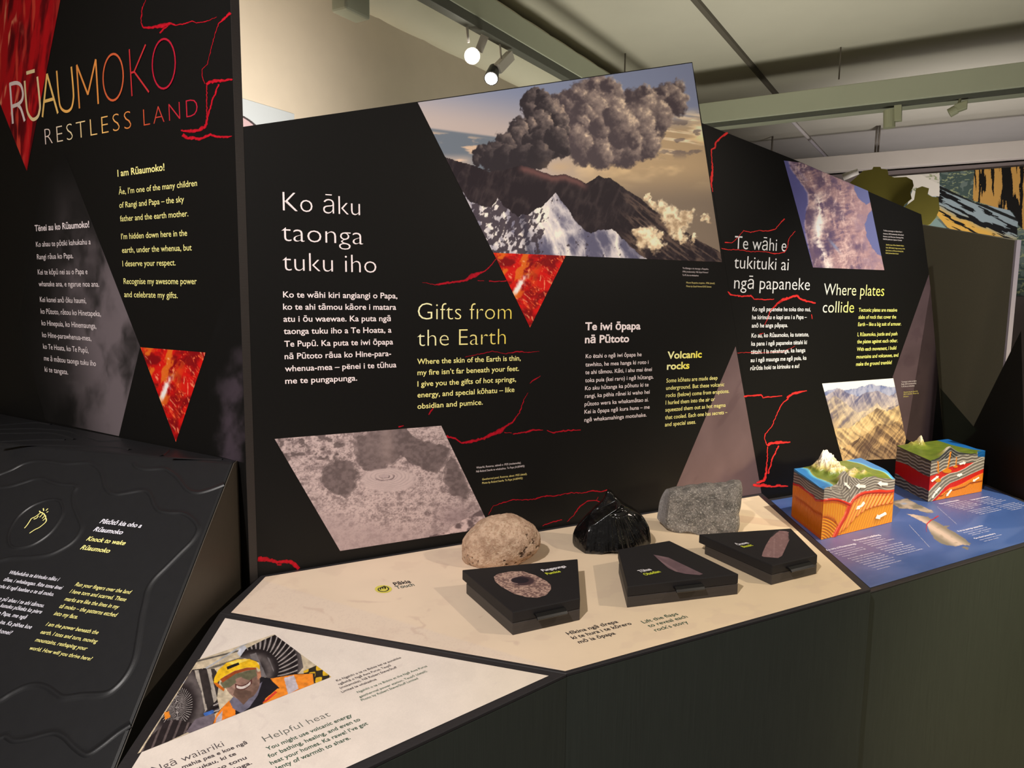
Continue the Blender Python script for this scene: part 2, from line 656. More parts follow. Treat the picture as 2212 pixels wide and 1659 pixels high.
# ceiling joint and conduit
cz = level(ZC)
def ceil_line(name, a, b, r, m, drop):
    p, q = cz.at(*a) - [0, 0, drop], cz.at(*b) - [0, 0, drop]
    return tube_vf([p, q], r, 8)
v = ceil_line('trim_6', (1440, -75), (1700, 230), 0.028, None, 0.0)
structure('trim_6', v, mat('ceiling_joint_dark', rgb(96, 90, 80), rough=0.9))  # dark joint line across the ceiling
v = ceil_line('conduit', (1700, 243), (1800, 350), 0.02, None, 0.03)
CONDM = mat('conduit_paint', rgb(205, 198, 196), rough=0.6)
tag(mesh('conduit_pipe', v[0], v[1], CONDM, smooth=True), 'pale conduit pipe fixed under the ceiling between the two cross beams', 'pipe')

# light track below the long beam
tv = room_box(qA - 0.07, qA - 0.006, 1.0, TB2 - 0.4, zA0, zA0 + 0.055)
tag(mesh('light_track', tv[0], tv[1], DARKM, bevel=0.003), 'long grey lighting track under the ceiling beam along the left wall', 'light track')

# ribbed fabric air duct in the corner of the left wall and the ceiling
d0 = ray(920, 90)
dq, dz = d0 @ nA, d0[2]
L = math.hypot(dq, dz)
dq, dz = dq / L, dz / L
k = -3.02 / dq
rad = 0.215
cq, czz = dq * k + (-dz if dz < 0 else dz) * rad * 1.0, EYE[2] + dz * k - dq * rad
nseg, nring = 400, 40
V, F = [], []
for i in range(nseg + 1):
    t = -1.5 + (TA - 0.2 + 1.5) * i / nseg
    rr = rad * (1 + 0.014 * abs(math.sin(math.pi * t / 0.42)) - 0.02 * math.exp(-((((t / 0.42) % 1) - 0.0) * 9) ** 2))
    for j in range(nring):
        w = 2 * math.pi * j / nring
        V.append(room(cq + rr * math.cos(w), t, czz + rr * math.sin(w)))
for i in range(nseg):
    for j in range(nring):
        F.append([i * nring + j, i * nring + (j + 1) % nring, (i + 1) * nring + (j + 1) % nring, (i + 1) * nring + j])
F.append(list(range(nring))[::-1])
F.append([nseg * nring + j for j in range(nring)])
tag(mesh('air_duct', V, F, mat('duct_cloth', rgb(214, 210, 190), rough=0.85, spec=0.15, bump=0.15, bscale=30), smooth=True),
    'round ribbed pale air duct running along the top of the left wall', 'air duct')

# suspension rods
RODM = mat('rod_paint', rgb(120, 112, 104), rough=0.5)
def rod(top, plane_t, zbot, label, r=0.006):
    p = plane_t.at(*top)
    v = tube_vf([[p[0], p[1], zbot], [p[0], p[1], ZC]], r, 8)
    tag(mesh('suspension_rod', v[0], v[1], RODM, smooth=True), label, 'rod')
rod((1816, 110), Plane(dA * (TB2 + 0.12), dA, nA), 3.25, 'thin dark rod hanging from the ceiling to the nearer cross beam')
rod((1350, 140), Plane(dA * 5.9, dA, nA), 2.2, 'thin rod hanging from the ceiling just above the ash cloud picture')
rod((1894, 280), Plane(dA * (TB3 + 0.1), dA, nA), 3.2, 'left rod of the close pair above the far cross beam', 0.012)
rod((1900, 280), Plane(dA * (TB3 + 0.1), dA, nA), 3.2, 'right rod of the close pair above the far cross beam', 0.012)
rod((1668, 310), Plane(dA * (TB3 + 0.1), dA, nA), 3.1, 'faint rod on the ceiling just over the slanted top of the plates panel', 0.012)

# ---------------------------------------------------------------- spotlights
WHITEM = mat('lamp_body_white', rgb(214, 208, 200), rough=0.45)
BLACKM = mat('lamp_body_black', rgb(22, 21, 20), rough=0.4)
GLOW = mat('lamp_lens_lit', rgb(255, 250, 240), emit=(1.0, 0.93, 0.82), emit_k=45.0)


def head_vf(c, d, r, length):
    d = np.asarray(d, float) / np.linalg.norm(d)
    return tube_vf([c - d * length, c - d * length * 0.35, c - d * 0.012, c], [r * 0.72, r * 0.95, r, r * 1.02], 20)


def lens_vf(c, d, r):
    d = np.asarray(d, float) / np.linalg.norm(d)
    return tube_vf([c - d * 0.006, c + d * 0.004], [r, r * 0.9], 20)


trk = Plane(nA * (qA - 0.038), nA, dA)
def on_track(x, y):
    return trk.at(x, y)

# first lit lamp, its lens turned to the visitor
c1 = on_track(1020, 121)
t1 = on_track(1009, 36)
t1[2] = zA0 - 0.012
e = empty('spotlight', t1)
tag(e, 'lit white spotlight on the track whose bright lens faces the viewer', 'spotlight', 'spotlights on the long track')
v = tube_vf([t1, on_track(1012, 92)], 0.008, 10)
mesh('stem', v[0], v[1], WHITEM, e, smooth=True)
f1 = (EYE - c1) / np.linalg.norm(EYE - c1)
side = np.cross(f1, [0, 0, 1.0]); side /= np.linalg.norm(side)
v = box_vf(c1 - side * 0.055 + np.array([0, 0, 0.070]) - f1 * 0.02, side * 0.022 + np.array([0, 0, 0.010]), f1 * 0.02, np.array([0, 0, 0.045]) - side * 0.018)
mesh('driver_box', v[0], v[1], WHITEM, e, bevel=0.003)
v = head_vf(c1, f1, 0.045, 0.13)
hd_ = mesh('lamp_head', v[0], v[1], WHITEM, e)
v = lens_vf(c1 + f1 * 0.004, f1, 0.038)
mesh('lens', v[0], v[1], GLOW, hd_)
# second lit lamp, black head turned down to the left wall
c2 = on_track(1061, 170)
a2 = on_track(1103, 120)
h2 = on_track(1074, 150)
e = empty('spotlight', [a2[0], a2[1], zA0 - 0.03])
tag(e, 'lit spotlight with a black head on a long slanted white arm', 'spotlight', 'spotlights on the long track')
s2 = on_track(1080, 80)
s2[2] = zA0 - 0.006
v = tube_vf([s2, on_track(1083, 128)], 0.006, 8)
mesh('stem', v[0], v[1], WHITEM, e, smooth=True)
ax = (a2 - h2) / 2
sd = np.cross(ax, nA); sd /= np.linalg.norm(sd)
v = box_vf((a2 + h2) / 2, ax, sd * 0.03, nA * 0.022)
mesh('driver_arm', v[0], v[1], WHITEM, e, bevel=0.003)
d2 = (c2 - h2) / np.linalg.norm(c2 - h2)
d2 = d2 + nA * 0.28
d2 /= np.linalg.norm(d2)
d2 /= np.linalg.norm(d2)
v = head_vf(c2, d2, 0.043, 0.12)
hd_ = mesh('lamp_head', v[0], v[1], BLACKM, e)
v = lens_vf(c2 + d2 * 0.004, d2, 0.038)
mesh('lens', v[0], v[1], GLOW, hd_)
# box fitting on the beam at the top edge of the view
cb = pA.at(815, 2)
e = tag(mesh('junction_box', *box_vf(cb + np.array([0, 0, 0.05]) - nA * 0.17, dA * 0.085, nA * 0.05, [0, 0, 0.09]), BEAMM, bevel=0.012),
        'grey-green box fitting hanging by the duct at the top of the view', 'box')
# two unlit fittings under the nearer cross beam
OLV = mat('fitting_paint', rgb(176, 178, 150), rough=0.55)
fp = Plane(dA * (TB2 + 0.06), dA, nA)
a, b = fp.at(1940, 214), fp.at(1940, 262)
e = empty('spotlight', a)
tag(e, 'unlit pale cylinder spotlight pointing straight down under the nearer cross beam', 'spotlight', 'unlit spotlights under the cross beam')
mesh('driver_arm', *box_vf((a + b) / 2, nA * 0.026, dA * 0.03, (a - b) / 2), OLV, e, bevel=0.003)
t, u = fp.at(1921, 238), fp.at(1921, 276)
mesh('lamp_head', *tube_vf([t, u], 0.043, 20), OLV, e)
mesh('hinge', *tube_vf([fp.at(1921, 258), fp.at(1940, 258)], 0.012, 10), OLV, e)
a = fp.at(2076, 200)
e = empty('spotlight', a)
tag(e, 'unlit small spotlight tilted to the left under the right part of the nearer cross beam', 'spotlight', 'unlit spotlights under the cross beam')
mesh('stem', *tube_vf([fp.at(2079, 200), fp.at(2071, 224)], 0.010, 10), OLV, e)
p, q = fp.at(2061, 236), fp.at(2090, 226)
mesh('driver_box', *box_vf((p + q) / 2, (q - p) / 2, dA * 0.03, np.array([0, 0, 0.03])), OLV, e, bevel=0.006)
mesh('lamp_head', *tube_vf([fp.at(2066, 236), fp.at(2050, 245)], 0.034, 18), OLV, e)

# ---------------------------------------------------------------- things hung beyond the panels
# pale poster on the left wall
pw = Plane(nA * (WQ + 0.02), nA, dA)
e = empty('wall_poster', pw.at(580, 290))
tag(e, 'pale blue poster with a dark arc and mauve disc, low on the left wall', 'poster')
c = [pw.at(*q) for q in ((440, 187), (636, 246), (636, 330), (440, 330))]
prism('board', c, -nA * 0.015, mat('poster_blue', rgb(196, 208, 220), rough=0.6), e)
def paint_poster(x, y):
    c = np.tile([203.0, 212, 220], (len(x), 1))
    r = np.hypot((x - 470) / 106.0, (y - 330) / 90.0)
    put(c, r < 1.03, (70, 62, 66))
    put(c, r < 0.985, (206, 178, 186))
    return c
picture('poster_print', pw, ((442, 188), (635, 246.5), (635, 329), (442, 329)), paint_poster, e, PRINT, cell=0.9, gain=1.0, lift=0.002)

# mural on the far wall
mw = Plane(dA * (TB - 0.02), dA, nA)
TM = zm(1780, 320, 0.217)
def paint_mural(x, y):
    u, v = (x - 1780) / 0.217, (y - 320) / 0.217
    c = np.tile([70.0, 86, 82], (len(u), 1))
    n1 = fbm(u / 60, v / 60, 3)
    put(c, n1 > 0.55, (104, 118, 112))
    put(c, (u < 1150) & (v < 420), (214, 208, 196))
    put(c, ridged(u / 90 + v / 300, v / 30, 9) > 0.78, (150, 158, 120))
    trunk = inpoly(u, v, [(1500, 150), (2300, 150), (2300, 1100), (1930, 760), (1880, 640), (1480, 520)])
    put(c, trunk, (196, 150, 78))
    s = fbm(u / 26 + 0.8 * fbm(u / 90, v / 120, 5), v / 330, 21, 4)
    put(c, trunk & (s + (u - 1500) / 2600.0 > 0.60), (18, 16, 14))
    limb = inpoly(u, v, [(700, 250), (960, 260), (1250, 420), (1500, 540), (1850, 620), (1930, 720), (1920, 900), (1700, 920), (1400, 860), (1230, 790), (1100, 640), (1150, 540), (1000, 430), (780, 330)])
    w = (v - 250) - (u - 800) * 0.42
    put(c, limb, (150, 166, 172))
    g = sstep(150, 260, w + 60 * (fbm(u / 120, v / 120, 8) - 0.5))
    put(c, limb * g, (232, 182, 84))
    st = fbm((u * 0.9 + v * 0.43) / 170, (v * 0.9 - u * 0.43) / 22, 31, 4)
    put(c, limb & (st > 0.57 - 0.10 * sstep(60, 220, w) + 0.16 * (g > 0.6)) & (u > 1120), (20, 20, 22))
    put(c, limb & (np.abs(w + 8) < 16), (30, 32, 32))
    put(c, limb & (u < 1150) & (v < 480), (226, 220, 208))
    put(c, inpoly(u, v, [(780, 700), (880, 420), (950, 440), (960, 540), (850, 700)]), (230, 226, 214))
    put(c, inpoly(u, v, [(1040, 760), (1110, 690), (1250, 830), (1100, 830)]), (140, 166, 160))
    return c
e = empty('mural_panel', mw.at(2080, 640))
tag(e, 'painted mural of gold and black tree trunks on the far wall', 'mural')
mpx = ((1892, 383), (2330, 349), (2330, 640), (1892, 640))
prism('board', [mw.at(*q) for q in mpx], dA * 0.015, mat('mural_back', rgb(60, 60, 58), rough=0.7), e)
picture('mural_print', mw, ((1893, 384), (2329, 350), (2329, 639), (1893, 639)), paint_mural, e, PRINT, cell=0.75, gain=1.0, lift=0.002)

# two olive cut-out plant shapes standing before the mural
ow = Plane(dA * (TB3 - 1.6), dA, nA)
OLIVE = mat('olive_board', rgb(112, 104, 28), rough=0.7, noise=0.12, nscale=3)
def cut(pts, label, fwd=0.0):
    P = [ow.at(*TM(*q)) - dA * fwd for q in pts]
    V, F = prism_vf(P, dA * 0.03)
    return tag(mesh('cutout_plant', V, F, OLIVE), label, 'cut-out')
cut([(250, 350), (330, 280), (390, 225), (480, 212), (492, 186), (560, 186), (570, 205), (632, 212), (640, 272), (700, 292), (820, 286), (880, 318), (892, 370), (858, 440), (872, 500), (800, 560), (760, 640), (500, 560), (250, 480)],
    'olive green cut-out plant shape reaching up to the far beam')
cut([(700, 700), (800, 600), (840, 565), (900, 520), (918, 412), (980, 388), (1046, 408), (1032, 470), (1080, 492), (1140, 498), (1152, 610), (1112, 700), (1060, 760), (980, 800), (800, 900)],
    'small rounded olive cut-out in front of the gold tree limb', 0.06)
v = tube_vf([ow.at(*TM(190, 290), ), ow.at(*TM(340, 232))], [0.035, 0.03], 12)
tag(mesh('strip_lamp', v[0], v[1], WHITEM, smooth=True), 'small white tube lamp beside the tall olive cut-out', 'lamp')
# ---------------------------------------------------------------- graphic panels
ZT = 0.85                                   # top of the pale counter
PT = level(ZT)
m0 = PT.at(995.5, 1172)
nM, dM = hnor(A_MAIN), hdir(A_MAIN)
PM = Plane(m0, nM, dM)
nL = np.array([math.cos(A_LEFT), -math.sin(A_LEFT), 0])
PL = Plane(PM.at(541, 640) - nL * 0.024, nL, -hdir(A_LEFT))
BOARD = mat('black_laminate', rgb(19, 18, 17), rough=0.44, spec=0.22, noise=0.12, nscale=300, bump=0.02, bscale=900)
EDGE = mat('plywood_edge_black', rgb(52, 47, 45), rough=0.5, spec=0.4, noise=0.3, nscale=3, streak=(4, 4, 260))


def drop(p, z=0.0):
    return np.array([p[0], p[1], z])


def board(parent, poly, n, label=None):
    o = prism('board', poly, -np.asarray(n) * 0.018, BOARD, parent, bevel=0.0)
    return o


K = 1.25
WHT = (226, 212, 212)
YEL = (236, 218, 138)
CRK = (160, 10, 30)

# ---- left title panel -------------------------------------------------------------------------------------------
left = empty('exhibit_panel', drop(PL.at(531, 1000)))
tag(left, 'tall black title panel at the left headed RŪAUMOKO RESTLESS LAND', 'panel', 'black exhibition panels')
tr = PL.at(497.5, 0)
far = PL.pt(PL.uv(PL.at(-160, 500))[0], 0)
top = 2.75
board(left, [drop(tr), drop(tr, top), drop(far, top), drop(far)], PL.n)
TZ2 = zm(0, 300, .2532)
TZ3 = zm(0, 640, .2532)
TZ1 = zm(0, 0, .2532)
CHA = [(222, 200, 190), (232, 196, 128), (205, 130, 60), (176, 60, 42), (165, 24, 44)]
text('subtitle_lettering', PL, TZ1, [('RESTLESS', 388, 1237, 1122)], 150, CHA[0], left, weight=-0.022, gain=K, space=1.25, color2=[(232, 206, 160), (226, 178, 100), (196, 110, 54)])
text('subtitle_lettering', PL, TZ1, [('LAND', 1228, 1077, 1690)], 158, (180, 74, 44), left, weight=-0.022, gain=K, space=1.25, color2=[(166, 34, 44), (164, 22, 46)])
# big title, drawn stroke by stroke: thick and pale at the left, hair thin and red at the right
def ell(cx, cy, rx, ry, n=28, tilt=0.0):
    return [(cx + rx * math.sin(2 * math.pi * i / n) , cy - ry * math.cos(2 * math.pi * i / n) + tilt * rx * math.sin(2 * math.pi * i / n)) for i in range(n + 1)]
def smooth_px(pts, n=8):
    out = []
    P = [np.array(p, float) for p in pts]
    for i in range(len(P) - 1):
        a, b, c, d = P[max(i - 1, 0)], P[i], P[i + 1], P[min(i + 2, len(P) - 1)]
        for k in range(n):
            t = k / n
            out.append(tuple(0.5 * ((2 * b) + (c - a) * t + (2 * a - 5 * b + 4 * c - d) * t * t + (3 * b - a - 3 * c + d) * t ** 3)))
    out.append(tuple(P[-1]))
    return out
strokes = [
    ([(88, 712), (113, 1056)], 0),
    (smooth_px([(84, 722), (140, 708), (180, 728), (198, 790), (192, 850), (160, 888), (98, 912)]), 0),
    (smooth_px([(150, 892), (182, 930), (214, 1034)]), 0),
    ([(228, 625), (300, 604)], 1),
    (smooth_px([(214, 690), (226, 860), (240, 960), (280, 1018), (322, 1000), (340, 950), (344, 880), (322, 655)]), 1),
    ([(366, 1000), (405, 632)], 2), ([(405, 632), (498, 968)], 2), ([(384, 866), (466, 843)], 2),
    (smooth_px([(488, 605), (506, 830), (524, 920), (570, 952), (612, 925), (630, 850), (630, 770), (613, 570)]), 3),
    ([(683, 926), (659, 555)], 4), ([(659, 555), (755, 808)], 4), ([(755, 808), (822, 508)], 4), ([(822, 508), (844, 888)], 4),
    (ell(971, 660, 86, 198, tilt=-0.12), 5),
    ([(1109, 422), (1132, 822)], 6), ([(1248, 382), (1150, 615)], 6), ([(1150, 615), (1120, 625)], 6), ([(1150, 612), (1277, 788)], 6),
    (ell(1404, 546, 98, 212, tilt=-0.1), 7)]
tc = [(226, 206, 198), (230, 200, 150), (228, 182, 104), (222, 164, 84), (205, 130, 62), (186, 84, 48), (172, 40, 44), (160, 22, 44)]
tw = [0.0095, 0.0088, 0.0078, 0.0066, 0.0062, 0.005, 0.0044, 0.0042]
parts, cc = [], []
for n_, (pts, i) in enumerate(strokes):
    v, f = stroke_vf(PL, [TZ1(*p) for p in pts], tw[i], lift=0.0009 + 0.00005 * n_)
    parts.append((v, f))
    cc.append(np.tile(ink_gain(tc[i], K), (len(v), 1)))
V, F = join_vf(parts)
mesh('title_lettering', V, F, INK, left, col=np.concatenate(cc))
text('heading_lettering', PL, TZ2, [('I am Rūaumoko!', 1005, 322, 1405)], 60, YEL, left, weight=0.018, gain=K)
text('paragraph_lettering', PL, TZ2, [('Āe, I’m one of the many children', 1015, 475, 1683), ('of Rangi and Papa – the sky', 1020, 590, 1572), ('father and the earth mother.', 1027, 705, 1608),
     ('I’m hidden down here in the', 1036, 857, 1598), ('earth, under the whenua, but', 1043, 973, 1637), ('I deserve your respect.', 1047, 1088, 1500),
     ('Recognise my awesome power', 1057, 1238, 1680), ('and celebrate my gifts.', 1062, 1350, 1518)], 52, YEL, left, weight=0.004, gain=K)
text('heading_lettering', PL, TZ2, [('Tēnei au ko Rūaumoko!', 300, 788, 763)], 55, WHT, left, weight=0.018, gain=K)
text('paragraph_lettering', PL, TZ2, [('Ko ahau te pōtiki kahukahu a', 310, 922, 775), ('Rangi rāua ko Papa.', 318, 1028, 627), ('Kei te kōpū nei au o Papa e', 325, 1158, 748), ('whanake ana, e ngarue noa ana.', 333, 1258, 847),
     ('Kei konei anō ōku haumi,', 343, 1391, 737), ('ko Pūtoto, rātou ko Hinetapeka,', 350, 1491, 862), ('ko Hinepuia, ko Hinemaunga,', 357, 1590, 823), ('ko Hine-parawhenua-mea,', 363, 1691, 780),
     ('ko Te Hoata, ko Te Pupū,', 370, 1790, 757), ('me ā mātou taonga tuku iho', 378, 1890, 820), ('ki te tangata.', 384, 1985, 583)], 47, WHT, left, weight=0.0, gain=K)

def lava(x, y, u, v, seed):
    """molten texture: u runs across, v down the triangle (0..1)"""
    n = fbm(u * 7 + 2 * fbm(u * 4, v * 4, seed + 3), v * 9, seed)
    c = lerp((120, 8, 14), (196, 20, 16), sstep(0.3, 0.62, n))
    o = sstep(0.50, 0.66, fbm(u * 9 + v * 3, v * 7, seed + 5, 6)) * sstep(0.62, 0.2, u - 0.25 * (1 - v) + 0.1 * v)
    put(c, o, (206, 96, 26))
    st = ridged((u + v) * 5, (v - u) * 16, seed + 8, 4)
    put(c, sstep(0.80, 0.9, st) * sstep(0.2, 0.5, u), (226, 92, 50))
    d = np.abs((u - 0.36) * 0.9 + (v - 0.45) * 0.55 + 0.05 * (fbm(u * 12, v * 12, seed + 4) - 0.5))
    w = sstep(0.075, 0.01, d + 0.35 * np.abs(v - 0.42) ** 1.2 * 0.6 + 0.09 * (fbm(u * 22, v * 14, seed + 6) - 0.5)) * sstep(0.62, 0.5, v) * sstep(0.22, 0.34, v)
    put(c, w, (238, 220, 214))
    put(c, sstep(0.83, 0.93, ridged(u * 9 + 3, v * 7 - u * 5, seed + 12, 3)) * 0.7, (240, 170, 120))
    return c

def paint_tri(T3):
    (x0, y0), (x1, y1), (x2, y2) = T3
    def f(x, y):
        d = (y1 - y2) * (x0 - x2) + (x2 - x1) * (y0 - y2)
        a = ((y1 - y2) * (x - x2) + (x2 - x1) * (y - y2)) / d
        b = ((y2 - y0) * (x - x2) + (x0 - x2) * (y - y2)) / d
        cc_ = 1 - a - b
        return lava(x, y, b + cc_ * 0.5, cc_, 41)
    return f
tri = ((303.8, 750.1), (444.9, 761.5), (380.5, 954.5))
picture('lava_print', PL, tri, paint_tri(tri), left, PRINT, cell=1.1, gain=K)
def paint_red(x, y):
    n = fbm(x / 12 + 0.1 * y / 10, y / 90, 7, 5)
    c = lerp((84, 4, 12), (176, 14, 22), sstep(0.3, 0.6, n))
    put(c, sstep(0.62, 0.75, fbm(x / 9, y / 120, 12, 4)), (198, 60, 44))
    put(c, sstep(0.78, 0.9, ridged(x / 26 + y / 200, y / 160, 19, 3)) * sstep(60, 10, np.abs(x - 8)), (222, 140, 100))
    put(c, sstep(100, 130, x - (y - 0) * -0.06) * 0.45, (90, 10, 16))
    return c
picture('lava_print', PL, ((-75, -40), (136, -40), (131, 0), (58.5, 370), (0, 222), (-75, 33)), paint_red, left, PRINT, cell=1.4, gain=K)
def paint_smoke(x, y):
    c = np.tile([19.0, 18, 17], (len(x), 1))
    # plume widens downwards; bright next to the slanted cut
    ce = 120 + (y - 330) * 0.235
    hw = 20 + (y - 330) * 0.14
    t = (x - ce) / hw
    n = fbm(x / 55 + 0.6 * fbm(x / 30, y / 60, 3), y / 130, 5)
    a = np.exp(-np.clip(-t, 0, None) ** 2 * 0.9) * sstep(330, 640, y) * sstep(0.25, 0.72, n + 0.12)
    put(c, a * 0.9, (120, 108, 112))
    put(c, a * sstep(0.55, 0.8, fbm(x / 80, y / 60, 15)) * 0.4 * sstep(600, 900, y), (160, 148, 150))
    return c
picture('smoke_print', PL, ((140, 330), (303.2, 749), (257, 942), (100, 909), (40, 700), (90, 400)), paint_smoke, left, PRINT, cell=2.0, gain=1.0, lift=0.0003)
def paint_smoke2(x, y):
    c = np.tile([19.0, 18, 17], (len(x), 1))
    n = fbm(x / 50, y / 70, 25)
    put(c, sstep(0.42, 0.75, n) * sstep(430, 530, x + (y - 760) * 0.2) * 0.8 * sstep(640, 860, y), (78, 66, 76))
    return c
picture('smoke_print', PL, ((446, 763), (440, 660), (519, 640), (531.5, 1001), (382, 962)), paint_smoke2, left, PRINT, cell=2.0, gain=1.0, lift=0.0003)
cracks('crack_print', PL, TZ1, [
    [(1245, 0, 5), (1215, 70, 14), (1205, 190, 12), (1225, 240, 22), (1330, 230, 36), (1400, 215, 62), (1460, 200, 26), (1500, 215, 14), (1570, 205, 16), (1640, 180, 12), (1680, 195, 10), (1760, 185, 12), (1850, 145, 6)],
    [(1365, 285, 18), (1400, 245, 30), (1440, 215, 14)],
    [(1968, 112, 36), (1915, 160, 30), (1870, 200, 12), (1835, 290, 8), (1790, 470, 7), (1770, 550, 7), (1725, 595, 8), (1725, 650, 7), (1750, 715, 8)],
    [(1760, 720, 30), (1800, 700, 46), (1870, 690, 44), (1985, 680, 24)],
    [(1765, 730, 12), (1765, 900, 14), (1770, 1010, 22), (1755, 1080, 40), (1700, 1110, 44), (1620, 1120, 40), (1545, 1115, 18)],
    [(1870, 715, 20), (1810, 870, 24), (1775, 1000, 18)],
    [(1560, 1150, 40), (1600, 1180, 44), (1720, 1180, 40), (1800, 1150, 34), (1850, 1165, 24), (1930, 1170, 30), (1980, 1162, 10)],
], left, color=(172, 14, 32), gain=K, seed=5)
# plywood end of the left board
V, F = prism_vf([drop(PL.at(497.5, 0)), drop(PL.at(497.5, 0) - PL.n * 0.0205), drop(PL.at(497.5, 0) - PL.n * 0.0205, top), drop(PL.at(497.5, 0), top)], hdir(A_LEFT) * -0.0008)
mesh('board_end', V, F, EDGE, left)

# ---- main panel -------------------------------------------------------------------------------------------------
main = empty('exhibit_panel', drop(m0))
tag(main, 'wide black panel with the ash cloud photograph and heading Gifts from the Earth', 'panel', 'black exhibition panels')
BLm, BRm = PM.at(557, 1239.2), PM.at(1645.5, 1065.3)
TLm, TRm = PM.at(525.3, 273.8), PM.at(1495.4, 134)
board(main, [drop(BLm), drop(BRm), BRm, TRm, TLm], PM.n)
Z8, Z2, Z3m = zm(520, 360, .2532), zm(560, 580, .2712), zm(1000, 540, .2893)
text('heading_lettering', PM, Z8, [('Ko āku', 360, 376, 1018), ('taonga', 350, 635, 1045), ('tuku iho', 358, 887, 1157)], 175, WHT, main, weight=-0.016, gain=K)
text('paragraph_lettering', PM, Z2, [('Ko te wāhi kiri angiangi o Papa,', 190, 230, 1100), ('ko te ahi tāmou kāore i matara', 190, 327, 1090), ('atu i ōu waewae. Ka puta ngā', 193, 424, 1047), ('taonga tuku iho a Te Hoata, a', 195, 522, 1053),
     ('Te Pupū. Ka puta te iwi ōpapa', 200, 623, 1066), ('nā Pūtoto rāua ko Hine-para-', 202, 722, 1050), ('whenua-mea – pēnei i te tūhua', 205, 820, 1092), ('me te pungapunga.', 207, 918, 780)], 50, WHT, main, weight=0.012, gain=K)
text('heading_lettering', PM, Z2, [('Gifts from', 1263, 408, 2008), ('the Earth', 1260, 620, 1962)], 145, (236, 224, 178), main, weight=-0.018, gain=K, color2=(222, 200, 84))
text('paragraph_lettering', PM, Z2, [('Where the skin of the Earth is thin,', 1258, 762, 2082), ('my fire isn’t far beneath your feet.', 1260, 850, 2068), ('I give you the gifts of hot springs,', 1260, 940, 2045),
     ('energy, and special kōhatu – like', 1260, 1028, 2032), ('obsidian and pumice.', 1260, 1118, 1780)], 45, YEL, main, weight=0.010, gain=K)
text('heading_lettering', PM, Z3m, [('Te iwi ōpapa', 912, 598, 1325), ('nā Pūtoto', 910, 695, 1240)], 60, WHT, main, weight=0.026, gain=K)
text('paragraph_lettering', PM, Z3m, [('Ko ētahi o ngā iwi ōpapa he', 916, 808, 1333), ('tawhito, he mea hanga ki roto i', 914, 870, 1385), ('te ahi tāmou. Kāti, i ahu mai ēnei', 913, 928, 1410), ('toka puia (kei raro) i ngā hūtanga.', 912, 988, 1422),
     ('Ko aku hūtanga ka pōhutu ki te', 911, 1047, 1385), ('rangi, ka pēhia rānei ki waho hei', 910, 1105, 1393), ('pūtoto wera ka whakamātao ai.', 908, 1165, 1385), ('Kei ia ōpapa ngā kura huna – me', 907, 1223, 1393), ('ngā whakamahinga motuhake.', 906, 1283, 1370)], 32, WHT, main, weight=0.004, gain=K)
text('heading_lettering', PM, Z3m, [('Volcanic', 1526, 812, 1782), ('rocks', 1522, 893, 1690)], 55, (240, 226, 170), main, weight=0.026, gain=K, color2=(236, 214, 70))
text('paragraph_lettering', PM, Z3m, [('Some kōhatu are made deep', 1518, 990, 1900), ('underground. But these volcanic', 1516, 1045, 1950), ('rocks (below) come from eruptions.', 1515, 1100, 1987), ('I hurled them into the air or', 1513, 1155, 1880),
     ('squeezed them out as hot magma', 1511, 1208, 1960), ('that cooled. Each one has secrets –', 1509, 1265, 1973), ('and special uses.', 1507, 1318, 1738)], 32, YEL, main, weight=0.004, gain=K)
ZP = zm(860, 120, .3255)
text('caption_lettering', PM, ZP, [('Te hūtanga o te maunga o Ruapehu,', 1887, 1416, 2060), ('1996 (mokamoka). Nā Lloyd Homer/', 1887, 1439, 2058), ('Te Pū Ao te whakaahua', 1886, 1462, 1993)], 12, WHT, main, gain=K * 0.8)
text('caption_lettering', PM, ZP, [('Mount Ruapehu eruption, 1996 (detail).', 1912, 1512, 2102), ('Photo by Lloyd Homer/GNS Science', 1912, 1536, 2078)], 12, YEL, main, gain=K * 0.8)
ZB = zm(960, 1000, .2712)
text('caption_lettering', PM, ZB, [('Waiariki, Rotorua, takiwā o 1925 (mokamoka).', 254, 45, 610), ('Nā Roland Searle te whakaahua. Te Papa (A.009492)', 253, 76, 637)], 17, WHT, main, gain=K * 0.8)
text('caption_lettering', PM, ZB, [('Geothermal pool, Rotorua, about 1925 (detail).', 300, 138, 658), ('Photo by Roland Searle. Te Papa (A.009492)', 300, 168, 622)], 17, YEL, main, gain=K * 0.8)
cracks('crack_print', PM, Z2, [
    [(1300, 110, 3), (1400, 130, 10), (1440, 125, 22), (1560, 105, 30), (1650, 95, 30), (1700, 60, 60), (1735, 45, 34), (1800, 20, 14), (1850, -30, 12), (1895, -90, 8)],
    [(1740, 95, 8), (1790, 98, 6)], [(1830, 100, 16), (1900, 104, 10), (1968, 98, 14)],
    [(1640, 705, 6), (1730, 685, 7), (1860, 660, 8), (1960, 680, 6), (2060, 662, 14), (2150, 668, 8), (2230, 660, 4)],
    [(1490, 1335, 26), (1560, 1355, 20), (1610, 1390, 16), (1660, 1385, 32), (1780, 1355, 36), (1870, 1320, 44), (1920, 1290, 52), (1960, 1260, 30), (2020, 1220, 18), (2070, 1150, 12), (2110, 1040, 9), (2140, 990, 5)],
    [(1950, 1305, 8), (2010, 1310, 7)], [(2020, 1318, 12), (2110, 1305, 20), (2180, 1288, 20), (2260, 1285, 8)], [(2290, 1290, 8), (2340, 1310, 18), (2400, 1295, 18), (2560, 1285, 12)],
    [(2155, 915, 4), (2180, 890, 16), (2220, 870, 14), (2240, 855, 4)],
    [(1350, 1165, 10), (1370, 1130, 26), (1385, 1110, 6)], [(1110, 1262, 16), (1150, 1252, 10)]], main, color=CRK, gain=K, seed=8)
